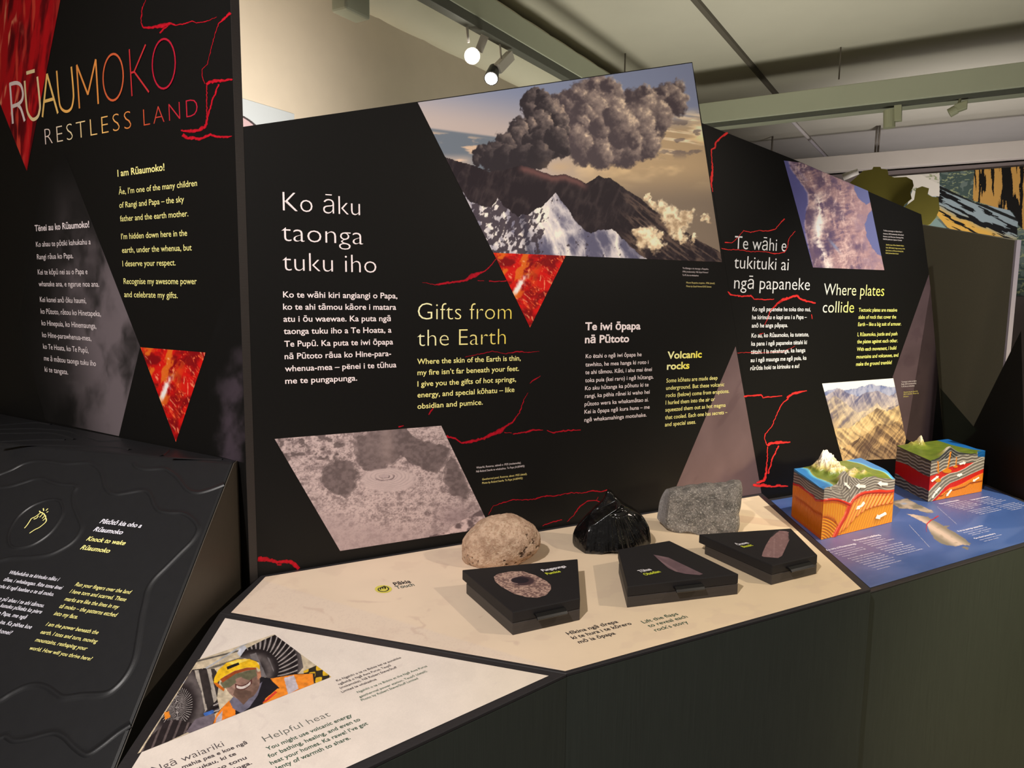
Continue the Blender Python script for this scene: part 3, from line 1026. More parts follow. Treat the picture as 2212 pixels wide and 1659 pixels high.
cracks('crack_print', PM, ZB, [
    [(350, 415, 5), (385, 345, 7), (440, 325, 9), (545, 293, 12), (620, 295, 9), (720, 288, 12), (780, 265, 14), (880, 262, 12), (1000, 238, 12), (1100, 240, 11), (1180, 222, 14), (1250, 228, 14), (1313, 212, 18)],
    [(975, 470, 6), (1030, 415, 12), (1080, 345, 12), (1140, 302, 14), (1210, 298, 8), (1225, 270, 5)], [(1200, 298, 18), (1240, 310, 5)],
    [(780, 500, 8), (860, 470, 18), (935, 452, 10)]], main, color=CRK, gain=K, seed=9)
Z4m = zm(560, 900, .2532)
cracks('crack_print', PM, Z4m, [[(-10, 1210, 60), (60, 1220, 56), (150, 1240, 44), (200, 1235, 36), (260, 1235, 50), (300, 1262, 70), (335, 1300, 60)], [(150, 1262, 20), (190, 1262, 14)]], main, color=(170, 10, 28), gain=K, seed=3)
# dusty mauve wedge printed by the right edge
def paint_wedge(x, y):
    n = fbm(x / 40, y / 60, 77)
    c = lerp((104, 84, 86), (122, 100, 102), n)
    put(c, sstep(0.6, 0.75, fbm(x / 30 + y / 50, y / 70, 55)) * 0.4, (92, 72, 76))
    return c
picture('wedge_print', PM, ((1589, 748), (1644.8, 1065.2), (1441, 1098)), paint_wedge, main, PRINT, cell=2.2, gain=0.9, lift=0.0002)

# ---- third panel ------------------------------------------------------------------------------------------------
ZBL = PM.at(1660.3, 1077.2)[2]
third = empty('exhibit_panel', drop(PM.at(1800, 1060)))
tag(third, 'slanted-top black panel headed Where plates collide, behind the cut-away models', 'panel', 'black exhibition panels')
J0, J1 = PM.at(1517.2, 266), PM.at(1645.5, 1065.3)
e1r, e2r = PM.at(1990, 463), PM.at(2006, 587)
e3r = PM.at(2027, 815)
e4r = PM.at(2040.5, 980)
board(third, [drop(J1), drop(e4r), e4r, e3r, e2r, e1r, PM.at(1730, 350.5), J0, J1], PM.n)
ZT8, ZT1 = zm(1520, 260, .2532), zm(1540, 560, .2532)
W3 = (240, 230, 228)
Y3 = (240, 224, 120)
K3 = 1.35
text('heading_lettering', PM, ZT8, [('Te wāhi e', 262, 1095, 703), ('tukituki ai', 258, 1262, 722), ('ngā papaneke', 258, 1435, 903)], 118, W3, third, weight=-0.006, gain=K3)
text('heading_lettering', PM, ZT8, [('Where plates', 1022, 1490, 1537), ('collide', 1013, 1640, 1280)], 106, (244, 238, 210), third, weight=-0.004, gain=K3, color2=(240, 222, 96))
text('paragraph_lettering', PM, ZT1, [('Ko ngā papaneke he toka tino nui,', 335, 443, 832), ('he kirinuku e kapi ana i a Papa –', 333, 512, 800), ('anō he anga pāpapa.', 330, 583, 638), ('Ko au, ko Rūaumoko, ka tutetute,', 328, 668, 817),
     ('ka pana i ngā papaneke tētahi ki', 326, 738, 800), ('tētahi. I ia nekehanga, ka hanga', 323, 808, 787), ('au i ngā maunga me ngā puia, ka', 320, 878, 797), ('rūrūtia hoki te kirinuku e au!', 318, 947, 735)], 38, W3, third, weight=0.014, gain=K3)
text('paragraph_lettering', PM, ZT1, [('Tectonic plates are massive', 1243, 447, 1570), ('slabs of rock that cover the', 1240, 508, 1562), ('Earth – like a big suit of armour.', 1237, 570, 1605), ('I, Rūaumoko, jostle and push', 1232, 657, 1572),
     ('the plates against each other.', 1229, 718, 1575), ('With each movement, I build', 1226, 783, 1562), ('mountains and volcanoes, and', 1223, 847, 1580), ('make the ground tremble!', 1220, 910, 1525)], 33, Y3, third, weight=0.012, gain=K3)
ZC5 = zm(1780, 320, .217)
text('caption_lettering', PM, ZC5, [('Te āhua amiorangi o te Alpine Fault i', 590, 826, 775), ('Aotearoa, 2003 (mokamoka). Nā te Earth', 588, 856, 792), ('Science and Remote Sensing Unit,', 587, 884, 792), ('NASA Johnson Space Center', 587, 911, 775)], 14, W3, third, gain=K3 * 0.7)
text('caption_lettering', PM, ZC5, [('Satellite view of New Zealand’s Alpine', 616, 967, 793), ('Fault, 2003 (detail). Image courtesy of the', 615, 996, 803), ('Earth Science and Remote Sensing Unit,', 614, 1024, 790), ('NASA Johnson Space Center', 613, 1050, 742)], 14, Y3, third, gain=K3 * 0.7)
text('caption_lettering', PM, ZT1, [('Te maunga i te taha o te Alpine', 1608, 1052, 1735), ('Fault, 2013 (mokamoka).', 1607, 1072, 1735), ('Te Pū Ao te whakaahua', 1606, 1092, 1718)], 12, W3, third, gain=K3 * 0.6)
text('caption_lettering', PM, ZT1, [('Mountains along the Alpine Fault,', 1626, 1140, 1748), ('2013 (detail). Photo by', 1625, 1158, 1755), ('GNS Science', 1624, 1178, 1668)], 12, Y3, third, gain=K3 * 0.5)
RD3 = (226, 46, 44)
cracks('crack_print', PM, ZT8, [
    [(205, 105, 28), (150, 140, 26), (105, 190, 24), (95, 235, 26), (65, 250, 16), (68, 330, 14), (78, 420, 26), (68, 480, 34), (66, 545, 24), (76, 610, 8)],
    [(150, 1092, 10), (210, 1105, 11), (290, 1102, 10), (400, 1120, 8), (520, 1118, 8), (600, 1138, 12), (690, 1128, 10), (715, 1080, 7), (725, 1010, 8), (780, 945, 7)],
    [(180, 1042, 14), (240, 1045, 10), (290, 1000, 8), (340, 940, 8), (400, 955, 12), (470, 940, 10), (550, 945, 14), (610, 930, 12), (650, 880, 10), (690, 840, 16)],
    [(205, 1460, 12), (230, 1490, 22), (310, 1500, 20), (400, 1495, 22), (430, 1525, 14), (520, 1530, 16), (600, 1525, 10)],
    [(600, 1600, 10), (640, 1550, 30), (700, 1520, 36), (790, 1495, 26), (850, 1535, 26), (955, 1558, 22)]], third, color=RD3, gain=K3, seed=12)
cracks('crack_print', PM, ZT1, [
    [(590, 350, 30), (540, 385, 16), (490, 440, 9), (460, 520, 7), (440, 560, 5)],
    [(395, 640, 10), (430, 630, 5)], [(840, 470, 8), (845, 510, 8)],
    [(210, 800, 5), (300, 795, 6), (420, 800, 5), (600, 790, 4), (700, 740, 4)],
    [(265, 1170, 18), (330, 1165, 22), (410, 1155, 20), (430, 1180, 14), (520, 1172, 16), (590, 1165, 10)],
    [(630, 1185, 30), (680, 1150, 34), (730, 1135, 28), (800, 1122, 10)],
    [(640, 1190, 18), (590, 1230, 14), (545, 1320, 10), (500, 1430, 10), (445, 1490, 12), (440, 1530, 10), (458, 1585, 10)],
    [(462, 1590, 26), (500, 1570, 40), (570, 1562, 36), (660, 1560, 12)],
    [(465, 1600, 12), (462, 1720, 14), (450, 1850, 30), (430, 1890, 40), (400, 1900, 40), (370, 1905, 24)],
    [(560, 1590, 18), (510, 1690, 16), (470, 1830, 18)],
    [(340, 1925, 30), (380, 1935, 44), (430, 1930, 40), (520, 1940, 20), (560, 1930, 34), (640, 1935, 10)]], third, color=RD3, gain=K3, seed=14)
def paint_flat(r, g, b, seed):
    def f(x, y):
        n = fbm(x / 35 + y / 90, y / 45, seed)
        c = np.tile([float(r), g, b], (len(x), 1)) * (0.9 + 0.2 * n)[:, None]
        put(c, sstep(0.58, 0.7, fbm(x / 22, y / 30, seed + 2)) * 0.3, (r * 0.8, g * 0.75, b * 0.8))
        return c
    return f
picture('wedge_print', PM, [ZT1(*q) for q in ((1842, 130), (1533, 1003), (1645, 1530), (1785, 700), (1856, 250))], paint_flat(84, 68, 72, 5), third, PRINT, cell=2.2, gain=0.9, lift=0.0002)
picture('wedge_print', PM, [ZT1(*q) for q in ((1856, 250), (1645, 1530), (1860, 1660), (1920, 1000))], paint_flat(58, 46, 48, 6), third, PRINT, cell=2.2, gain=0.9, lift=0.0002)

# ---- far side panel ---------------------------------------------------------------------------------------------
p4a, p4b = np.array([1.695, 2.518, 0]), np.array([1.682, 2.306, 0])
d4 = (p4b - p4a) / np.linalg.norm(p4b - p4a)
P4 = Plane(p4a, [-d4[1], d4[0], 0], d4)
side4 = empty('exhibit_panel', drop(P4.at(2120, 1000)))
tag(side4, 'plain dark olive side panel at the far right with a pale metal end strip', 'panel', 'black exhibition panels')
cL, cR = P4.at(1997, 487), P4.at(2192, 519)
so = (cL[2] - cR[2]) / np.linalg.norm((cL - cR)[:2])
cL = cL - d4 * 0.35 + np.array([0, 0, so * 0.35])
kR = P4.at(2209, 640)
rr = drop(cR) * 0 + cR
back = P4.pt(P4.uv(PM.at(2005, 600))[0] + 0.02, 0)
slope = (cR[2] - cL[2]) / np.linalg.norm((cR - cL)[:2])
tb = drop(back, cL[2] - slope * np.linalg.norm((cL - back)[:2]) * 0 + 0.01)
OLB = mat('olive_reflect_laminate', rgb(84, 80, 66), rough=0.5, spec=0.4, noise=0.08, nscale=200)  # light reflected on the upper panel is put into this olive base
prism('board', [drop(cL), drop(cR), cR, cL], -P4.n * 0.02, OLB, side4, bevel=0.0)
v, f = prism_vf([drop(cR) + d4 * 0.0005, cR + d4 * 0.0005 + np.array([0, 0, 0.0]), cR + d4 * 0.0005 - P4.n * 0.014, drop(cR) + d4 * 0.0005 - P4.n * 0.014], d4 * 0.012)
mesh('end_strip', v, f, mat('strip_metal', rgb(140, 132, 142), rough=0.4, spec=0.5), side4)
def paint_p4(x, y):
    c = np.tile([16.0, 15, 13], (len(x), 1))  # black lower part: printed V shape, with the panel's shade in the colour
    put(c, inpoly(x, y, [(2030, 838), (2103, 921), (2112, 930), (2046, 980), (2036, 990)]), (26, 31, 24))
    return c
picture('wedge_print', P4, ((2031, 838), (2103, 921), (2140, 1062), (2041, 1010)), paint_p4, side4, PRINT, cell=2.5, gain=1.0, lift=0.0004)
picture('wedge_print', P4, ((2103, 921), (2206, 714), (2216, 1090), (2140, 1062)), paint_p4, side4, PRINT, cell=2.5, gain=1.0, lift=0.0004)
# ---------------------------------------------------------------- tactile lectern before the left panel
LECT = mat('charcoal_cast', rgb(28, 28, 30), rough=0.42, spec=0.5, noise=0.08, nscale=60, bump=0.03, bscale=500)
LECS = mat('charcoal_side', rgb(72, 66, 58), rough=0.5, spec=0.4, noise=0.06)
A_TXT = math.radians(-74.3)
XS = -0.588
s0, s1 = np.array([XS, 1.489, 1.107]), np.array([XS, 1.003, 0.761])
up = (s0 - s1) / np.linalg.norm(s0 - s1)
tdir = -hdir(A_TXT)
PS = Plane(s0, np.cross(tdir, up), tdir)
ZL = 1.113
PTOP = level(ZL, A_LEFT + math.pi)
crease = s0 + up * ((ZL - s0[2]) / up[2])
low = s0 + up * ((0.68 - s0[2]) / up[2])
bk = PL.p + PL.e1 * ((XS - PL.p[0]) / PL.e1[0])
bk = np.array([bk[0], bk[1], ZL]) + PL.n * 0.004
lect = empty('tactile_lectern', drop((crease + low) / 2))
tag(lect, 'black sloped tactile block with raised contour lines and a knocking hand sign', 'lectern')
R_ = [drop(bk), bk, crease, low, drop(low)]
Llen = 1.25
L_ = [drop(bk - PL.e1 * Llen * 1.0), bk - PL.e1 * Llen, crease - tdir * Llen, low - tdir * Llen, drop(low - tdir * Llen)]
V = np.array(R_ + L_)
F = [[4, 3, 2, 1, 0], [5, 6, 7, 8, 9]] + [[i, (i + 1) % 5, (i + 1) % 5 + 5, i + 5] for i in range(5)]
body = mesh('body', V, F, LECT, lect, bevel=0.006)
# end cheek, slightly browner painted board
cheek = [drop(bk), bk, crease, low, drop(low)]
V, F = prism_vf([c + np.array([0, 0.001, -0.002]) for c in cheek], (0.0015, 0, 0))
mesh('side_board', V, F, LECS, lect)


def ridge_vf(plane, pts, w, h, lift=0.0):
    P = np.array([plane.at(*q) for q in pts])
    a, b = plane.uv(P)
    Q = np.stack([a, b], 1)
    t = np.gradient(Q, axis=0)
    t /= np.maximum(np.linalg.norm(t, axis=1, keepdims=True), 1e-9)
    nn = np.stack([-t[:, 1], t[:, 0]], 1)
    prof = [(-1.0, -0.001), (-0.72, 0.55), (-0.35, 0.95), (0.0, 0.7), (0.3, 0.25), (0.62, 0.1), (1.0, -0.001)]
    V, F = [], []
    for o, z in prof:
        S = Q + nn * (o * w / 2)
        V.append(plane.pt(S[:, 0], S[:, 1], lift) + plane.n * (z * h))
    n, m = len(Q), len(prof)
    V = np.concatenate(V)
    for j in range(m - 1):
        for i in range(n - 1):
            F.append([j * n + i, j * n + i + 1, (j + 1) * n + i + 1, (j + 1) * n + i])
    return V, F


T4, T5 = zm(0, 960, .2532), zm(0, 1240, .2532)
s4 = lambda pts: [T4(*p) for p in smooth_px(pts, 6)]
s5 = lambda pts: [(u, v + 1105.85) for u, v in pts]
R4 = [
    [(-200, 330), (-80, 290), (0, 250), (100, 210), (200, 160), (300, 138), (400, 140), (560, 160), (700, 152), (790, 160), (850, 200), (885, 270), (905, 350), (940, 400), (1000, 418), (1080, 408), (1200, 388), (1260, 395), (1300, 440), (1325, 510),
     (1370, 560), (1450, 575), (1560, 580), (1640, 620), (1690, 680), (1695, 740), (1640, 830), (1540, 930), (1420, 1050), (1320, 1150), (1265, 1240), (1240, 1350), (1215, 1460), (1185, 1659)]
    + s5([(1150, 730), (1080, 870), (980, 980), (880, 1030), (700, 1040), (540, 1060), (470, 1030), (400, 980), (320, 955), (220, 965), (100, 1020), (0, 1080), (-120, 1120)]),
    [(-120, 380), (0, 365), (100, 350), (200, 320), (300, 290), (380, 290), (440, 315), (520, 335), (640, 345), (660, 370), (635, 420), (640, 520), (680, 620), (705, 690), (690, 750), (640, 820), (560, 880), (420, 945), (250, 970), (100, 975), (0, 995), (-120, 1010)],
    [(520, 480), (545, 560), (520, 640), (430, 760), (300, 850), (180, 885), (100, 880), (70, 830), (80, 740), (150, 620), (260, 530), (380, 480), (470, 468), (520, 480)],
    [(1150, 150), (1160, 175), (1190, 196), (1260, 206), (1380, 201), (1440, 216), (1520, 276), (1600, 376), (1680, 405), (1780, 385), (1912, 336)],
    s5([(-120, 1420), (0, 1390), (60, 1375), (130, 1410), (250, 1395), (380, 1360), (480, 1345), (560, 1380), (640, 1460), (720, 1520), (770, 1520), (860, 1460), (1000, 1350), (1112, 1278)]),
]
for i, pl in enumerate(R4):
    V, F = ridge_vf(PS, s4(pl), 0.014 if i != 2 else 0.010, 0.0026)
    mesh('contour_ridge', V, F, LECT, lect, smooth=True)
s3 = lambda pts: [TZ3(*p) for p in smooth_px(pts, 6)]
for pl in ([(-200, 1120), (0, 1100), (300, 1078), (440, 1095)], [(-200, 1140), (0, 1135), (300, 1130), (580, 1150), (700, 1190), (800, 1220), (870, 1238), (1040, 1230)], [(-200, 1180), (0, 1170), (200, 1168), (420, 1165), (560, 1190), (640, 1220)],
           [(-200, 1245), (0, 1240), (300, 1225), (560, 1225)], [(1470, 1380), (1700, 1388), (1900, 1392)], [(0, 1278), (400, 1270), (900, 1285), (1080, 1300), (1110, 1312)], [(1380, 1362), (1420, 1330), (1432, 1312)]):
    V, F = ridge_vf(PTOP, s3(pl), 0.011, 0.0022)
    mesh('contour_ridge', V, F, LECT, lect, smooth=True)
parts = []
for pl in ([(212, 717), (235, 690), (255, 660), (272, 635), (300, 622), (335, 597), (350, 584), (366, 588), (362, 602), (340, 625)], [(366, 590), (380, 598), (382, 612), (362, 635)], [(382, 605), (392, 615), (390, 632), (368, 652)],
           [(392, 628), (398, 645), (390, 668), (340, 710), (300, 730), (255, 760)], [(290, 640), (315, 632), (330, 612)], [(338, 570), (350, 584)], [(372, 548), (376, 570)], [(412, 550), (394, 568)], [(415, 575), (400, 583)]):
    parts.append(stroke_vf(PS, [T4(*p) for p in (smooth_px(pl, 4) if len(pl) > 2 else pl)], 0.0022, lift=0.0012))
V, F = join_vf(parts)
mesh('hand_sign', V, F, INK, lect, col=np.tile(ink_gain(YEL, K), (len(V), 1)))
LW = (214, 212, 222)
SH = 0.22
text('heading_lettering', PS, T4, [('Pātōtō kia oho a', 848, 672, 1200), ('Rūaumoko', 795, 740, 1040)], 40, LW, lect, weight=0.02, gain=K, az=A_TXT + math.pi, shear=SH, lift=0.0008)
text('heading_lettering', PS, T4, [('Knock to wake', 735, 820, 1062), ('Rūaumoko', 683, 895, 930)], 40, YEL, lect, weight=0.02, gain=K, az=A_TXT + math.pi, shear=SH, lift=0.0008)
text('paragraph_lettering', PS, T4, [('Whāwhāria te kirinuku nāku i', 75, 1106, 497), ('tīhae, i whakangao. Rite tonu ēnei', 28, 1165, 525), ('tohu ki ngā haehae o te tā moko.', -22, 1222, 453), ('roto pū ahau i te ahi tāmou.', -62, 1322, 370),
     ('kunuku pōkeka ka piere', -2, 1388, 350), ('o Papa, me ngā', -22, 1452, 218), ('ina. Ka pēhea koe', -6, 1530, 263), ('konei?', -18, 1607, 92)], 34, LW, lect, weight=0.008, gain=K, az=A_TXT + math.pi, shear=SH, lift=0.0008)
text('paragraph_lettering', PS, T4, [('Run your fingers over the land', 638, 1208, 1112), ('I have torn and scarred. These', 592, 1268, 1070), ('marks are like the lines in my', 548, 1333, 1008), ('tā moko – the patterns etched', 503, 1395, 992), ('into my face.', 457, 1457, 657),
     ('I am the power beneath the', 390, 1547, 833), ('earth. I toss and turn, moving', 343, 1614, 825), ('mountains, reshaping your', 298, 1681, 738), ('world. How will you thrive here?', 250, 1751, 777)], 36, YEL, lect, weight=0.008, gain=K, az=A_TXT + math.pi, shear=SH, lift=0.0008)

# ---------------------------------------------------------------- counters
GREEN = mat('green_cabinet', rgb(52, 57, 53), rough=0.38, spec=0.5, noise=0.14, nscale=3, streak=(160, 160, 3), bump=0.04, bscale=20)
FRAME = mat('frame_edge', rgb(44, 42, 44), rough=0.45, spec=0.45, noise=0.25, nscale=10, streak=(6, 60, 300))
ZS = ZT - 0.006
PU = level(ZS)
fA, fB = PU.at(1223.9, 1462.2), PU.at(1880.9, 1278)
B = [np.array([-0.557, 1.539, 0]), drop(BRm) + nM * 0.001, drop(fB), drop(fA), np.array([-0.568, 1.343, 0])]
B[0] = drop(BLm) + nM * 0.0015 + dM * 0.006
B[4] = B[4] + np.array([0.003, 0, 0])
def unit(name, label, poly, zs, zt, edge=FRAME):
    e = empty(name, np.mean(poly, axis=0))
    tag(e, label, 'counter', 'counters of the display')
    V, F = prism_vf(poly, (0, 0, zs - 0.0004))
    mesh('cabinet', V, F, GREEN, e)
    P = [np.array([p[0], p[1], zs]) for p in poly]
    prism('top_board', P, (0, 0, zt - zs), edge, e, bevel=0.0012)
    return e
pale = unit('display_counter', 'green counter with a pale stone-print top carrying three rocks and three black boxes', B, ZS, ZT)
def paint_beige(x, y):
    c = lerp((232, 210, 186), (236, 212, 176), sstep(900, 1700, x))
    n = fbm(x / 120, y / 50, 3)
    c = c * (0.975 + 0.05 * n)[:, None]
    z = (y - (1200 + (x - 780) * 0.2803 * 0.30 + 117)) 
    band = sstep(-4, 4, (y - 1317) - (x - 780) * 0.301)
    sp = fbm(x / 3.0, y / 2.2, 14, 3)
    put(c, band * 0.5, (226, 208, 194))
    put(c, band * sstep(0.55, 0.75, sp) * 0.25, (206, 184, 170))
    put(c, sstep(0.90, 0.97, ridged(x / 170 + 0.6 * fbm(x / 60, y / 30, 8), y / 85, 21, 3)) * 0.4, (200, 172, 156))
    put(c, sstep(0.62, 0.72, fbm(x / 70 + y / 90, y / 26 - x / 300, 33, 4)) * 0.13, (196, 168, 154))
    put(c, inpoly(x, y, [(1590, 1112), (1650, 1120), (1720, 1128), (1700, 1140), (1600, 1128)]) * 0.5, (214, 180, 150))
    return c
KB = 1.0
picture('printed_top', PT, ((573.3, 1246.8), (1638.9, 1071.1), (1860.6, 1272.5), (1220.6, 1450.6), (499, 1324)), paint_beige, pale, mat('counter_print', vcol=True, rough=0.5, spec=0.35), cell=2.0, gain=KB, lift=0.0008)
ZI, ZJ = zm(780, 1200, .2803), zm(960, 1000, .2712)
BLK = (44, 40, 42)
GRN = (52, 84, 66)
text('lettering', PT, ZI, [('Pākia', 260, 235, 388)], 26, BLK, pale, weight=0.022, gain=KB, lift=0.0013)
text('lettering', PT, ZI, [('Touch', 276, 262, 415)], 26, (58, 76, 72), pale, weight=0.012, gain=KB, lift=0.0013)
text('lettering', PT, ZI, [('Hīkina ngā tīrepa', 1598, 617, 1985), ('ki te hura i te kōrero', 1635, 650, 2090), ('mō ia ōpapa', 1683, 683, 1965)], 27, BLK, pale, weight=0.014, gain=KB, lift=0.0013)
text('lettering', PT, ZJ, [('Lift the flaps', 1590, 1283, 1868), ('to reveal each', 1636, 1314, 1942), ('rock’s story', 1686, 1347, 1947)], 28, GRN, pale, weight=0.006, gain=KB, lift=0.0013)
# round yellow touch sign with a pointing hand
P = [PT.at(*ZI(*q), 0.0012) for q in [(172 + 66 * math.cos(a * math.pi / 16), 263 - 30 * math.sin(a * math.pi / 16)) for a in range(32)]]
parts = [(np.array(P), [list(range(32))])]
cols = [np.tile(ink_gain((216, 204, 88), KB), (32, 1))]
for pl in ([(132, 262), (138, 256), (148, 256), (150, 268)], [(150, 258), (158, 248), (166, 250), (168, 262)], [(168, 252), (174, 242), (183, 244), (186, 262)], [(186, 262), (184, 248), (192, 246), (206, 252), (212, 262), (204, 274), (184, 282), (158, 282), (138, 276), (131, 264)]):
    v, f = stroke_vf(PT, [ZI(*p) for p in smooth_px(pl, 4)], 0.0026, lift=0.0016)
    parts.append((v, f))
    cols.append(np.tile(ink_gain((40, 44, 44), KB), (len(v), 1)))
V, F = join_vf(parts)
mesh('touch_sign', V, F, INK, pale, col=np.concatenate(cols))

# ---- nearer counter with the geothermal picture
gA, gB = PU.at(1219, 1462), PU.at(806.6, 1659)
gd = (gB - gA) / np.linalg.norm(gB - gA)
g2 = gA + gd * ((-0.40 - gA[0]) / gd[0])
off = np.array([0, -0.0012, 0])
Fp = [B[4] + off, B[3] + off, drop(g2), np.array([-0.487, 0.66, 0])]
near = unit('display_counter', 'nearest green counter with a white top showing a hard-hat photograph and Helpful heat', Fp, ZS, ZT)
fz = [PT.at(486.5, 1336), PT.at(1185.2, 1460.7), PT.at(748.4, 1659), None, None]
fe = fz[2] - fz[1]
fz[3] = fz[1] + fe * ((-0.40 - fz[1][0]) / fe[0])
fz[4] = np.array([-0.468, 0.68, ZT])
fpx = [tuple(proj(q)[0]) for q in (fz[0], fz[1], fz[3], fz[4])]
def paint_white(x, y):
    c = np.tile([232.0, 220, 210], (len(x), 1))
    c = c * (0.97 + 0.06 * fbm(x / 40, y / 30, 6))[:, None]
    c = c * (0.985 + 0.03 * vnoise(x / 1.6, y / 1.6, 3))[:, None]
    put(c, sstep(900, 1150, x) * 0.5, (232, 216, 192))
    put(c, sstep(0.86, 0.94, ridged(x / 130 + y / 160, y / 90 - x / 200, 17, 3)) * 0.16, (196, 180, 178))
    put(c, sstep(0.6, 0.75, fbm(x / 46, y / 40, 19)) * 0.14 * sstep(900, 1020, x), (206, 194, 182))
    return c
picture('printed_top', PT, fpx, paint_white, near, MATS['counter_print'], cell=2.0, gain=KB, lift=0.0008)
ZH, ZG = zm(240, 1300, .2532), zm(680, 1300, .2532)
GRY = (74, 66, 70)
text('heading_lettering', PT, ZH, [('Ngā waiariki', 365, 1468, 968)], 62, GRY, near, weight=-0.012, gain=KB, az=A_FRONT, lift=0.0013)
text('paragraph_lettering', PT, ZH, [('mahia pea e koe ngā', 612, 1432, 1165), ('kaukau, ki te', 690, 1462, 1070), ('ngao tonu', 835, 1476, 1160), ('inga.', 1060, 1448, 1205)], 34, GRY, near, weight=0.012, gain=KB, az=A_FRONT, lift=0.0013)
text('heading_lettering', PT, ZH, [('Helpful heat', 1315, 1200, 1875)], 58, (86, 92, 86), near, weight=-0.016, gain=KB, az=A_FRONT, lift=0.0013)
text('paragraph_lettering', PT, ZH, [('You might use volcanic energy', 1335, 1275, 2060), ('for bathing, healing, and even to', 1350, 1338, 2130), ('heat your homes. Ka rawe! I’ve got', 1368, 1398, 2195), ('plenty of warmth to share.', 1388, 1455, 2045)], 36, (66, 92, 76), near, weight=0.010, gain=KB, az=A_FRONT, lift=0.0013)
text('caption_lettering', PT, ZG, [('Ko Ngahihi o te ra Bidois kei te punahiko', 190, 686, 740), ('ngāwhā o Ngā Awa Purua, Taupō', 207, 717, 655), ('(mokamoka). Nā Robert Steve/Stuff', 220, 749, 705), ('Limited te whakaahua', 235, 782, 530)], 20, (72, 64, 66), near, weight=0.008, gain=KB, az=A_FRONT, lift=0.0013)
text('caption_lettering', PT, ZG, [('Ngahihi o te ra Bidois at the Ngā Awa Purua', 368, 785, 962), ('geothermal power station, Taupō (detail).', 385, 825, 965), ('Photo by Robert Steve/Stuff Limited', 403, 853, 885)], 20, (84, 110, 92), near, weight=0.006, gain=KB, az=A_FRONT, lift=0.0013)

# ---- blue counter
ZB_ = ZBL
PB = level(ZB_)
PBU = level(ZB_ - 0.004)
h0, h1 = PBU.at(1887.2, 1280.4), PBU.at(2212, 1182)
hd = (h1 - h0) / np.linalg.norm(h1 - h0)
x4 = lambda y: p4a[0] + (y - p4a[1]) * d4[0] / d4[1]
t = 0.0
hr = h0 + hd * ((1.662 - h0[0]) / hd[0])
cor = PM.p + PM.e1 * ((1.700 - PM.p[0]) / PM.e1[0])
Bl = [drop(J1) + nM * 0.0015 + np.array([0.0012, 0, 0]), drop(h0), drop(hr), drop(cor) + nM * 0.002 - dM * 0.012]
Bl[0] = B[1] + dM * 0.0025 + nM * 0.0005
Bl[1] = drop(h0 - hd * ((h0[0] - (B[2][0] + 0.0012)) / hd[0]))
blue = unit('display_counter', 'far green counter with a blue map top carrying the two cut-away models', Bl, ZB_ - 0.004, ZB_)
bw = [PB.at(1665.7, 1081.9), PB.at(1879.5, 1270.3), None, None]
be = PB.at(2212, 1171.9) - bw[1]
bw[2] = bw[1] + be * ((1.648 - bw[1][0]) / be[0])
bw[3] = np.array([1.668, cor[1] - 0.045, ZB_])
ZK = zm(1640, 900, .2592)
SI = [(1230, 810), (1290, 815), (1400, 835), (1480, 880), (1540, 910), (1590, 910), (1560, 930), (1640, 970), (1700, 1010), (1740, 1045), (1760, 1055), (1750, 1075), (1700, 1065), (1640, 1080), (1590, 1075), (1520, 1060), (1460, 1020), (1430, 970), (1400, 900), (1330, 860), (1270, 830)]
NI = [(1100, 705), (1190, 690), (1230, 680), (1300, 720), (1380, 755), (1440, 780), (1455, 800), (1400, 805), (1330, 780), (1260, 770), (1180, 765), (1120, 735)]
ST = [(1675, 1083), (1720, 1085), (1752, 1090), (1738, 1110), (1722, 1102)]
def paint_blue(x, y):
    u, v = (x - 1640) / .2592, (y - 900) / .2592
    n = fbm(u / 260 + 0.4 * fbm(u / 150, v / 100, 4), v / 120, 2)
    c = lerp((68, 98, 160), (84, 116, 182), n)
    put(c, sstep(0.35, 0.75, fbm(u / 330, v / 90, 9)) * 0.6 * sstep(1750, 1100, u) * sstep(650, 760, v), (122, 138, 200))
    pu = np.exp(-((u - 880) / 330) ** 2 - ((v - 1060) / 130) ** 2) + np.exp(-((u - 700) / 160) ** 2 - ((v - 1150) / 150) ** 2) + np.exp(-((u - 1700) / 180) ** 2 - ((v - 720) / 75) ** 2)
    put(c, np.clip(pu, 0, 1) * 0.55, (138, 112, 150))
    put(c, (sstep(0.72, 0.85, ridged(u / 500 + v / 300, v / 260, 15, 2)) * 0.25), (140, 158, 212))
    for poly, s in ((SI, 1), (NI, 2), (ST, 3)):
        uu = u + 14 * (fbm(u / 30, v / 30, 5 + s) - 0.5)
        vv = v + 10 * (fbm(u / 30, v / 30, 8 + s) - 0.5)
        m = inpoly(uu, vv, poly)
        put(c, m, (146, 138, 122))
        if s == 1:
            d = np.abs((v - 840) - (u - 1340) * 0.62 - 20) / 46
            put(c, m * np.clip(1.25 - d, 0, 1), (232, 206, 186))
            put(c, m * sstep(0.55, 0.7, fbm(u / 40, v / 25, 13)) * 0.35, (150, 136, 112))
        if s == 2:
            put(c, m * sstep(0.45, 0.7, fbm(u / 60, v / 30, 14)), (206, 186, 166))
            put(c, np.exp(-((u - 1205) / 26) ** 2 - ((v - 725) / 8) ** 2), (170, 186, 214))
    return c
picture('printed_top', PB, [tuple(proj(q)[0]) for q in bw], paint_blue, blue, mat('blue_print', vcol=True, rough=0.35, spec=0.4), cell=1.5, gain=0.74, lift=0.0008)
cracks('fault_line', PB, ZK, [[(1395, 965, 4), (1392, 930, 7), (1400, 895, 12), (1430, 868, 14), (1495, 830, 14)]], blue, color=(206, 46, 56), gain=KB, seed=4, lift=0.0014)
Z1, Z2b = zm(1780, 1130, .1085), zm(2010, 1050, .0913)
BW = (226, 222, 236)
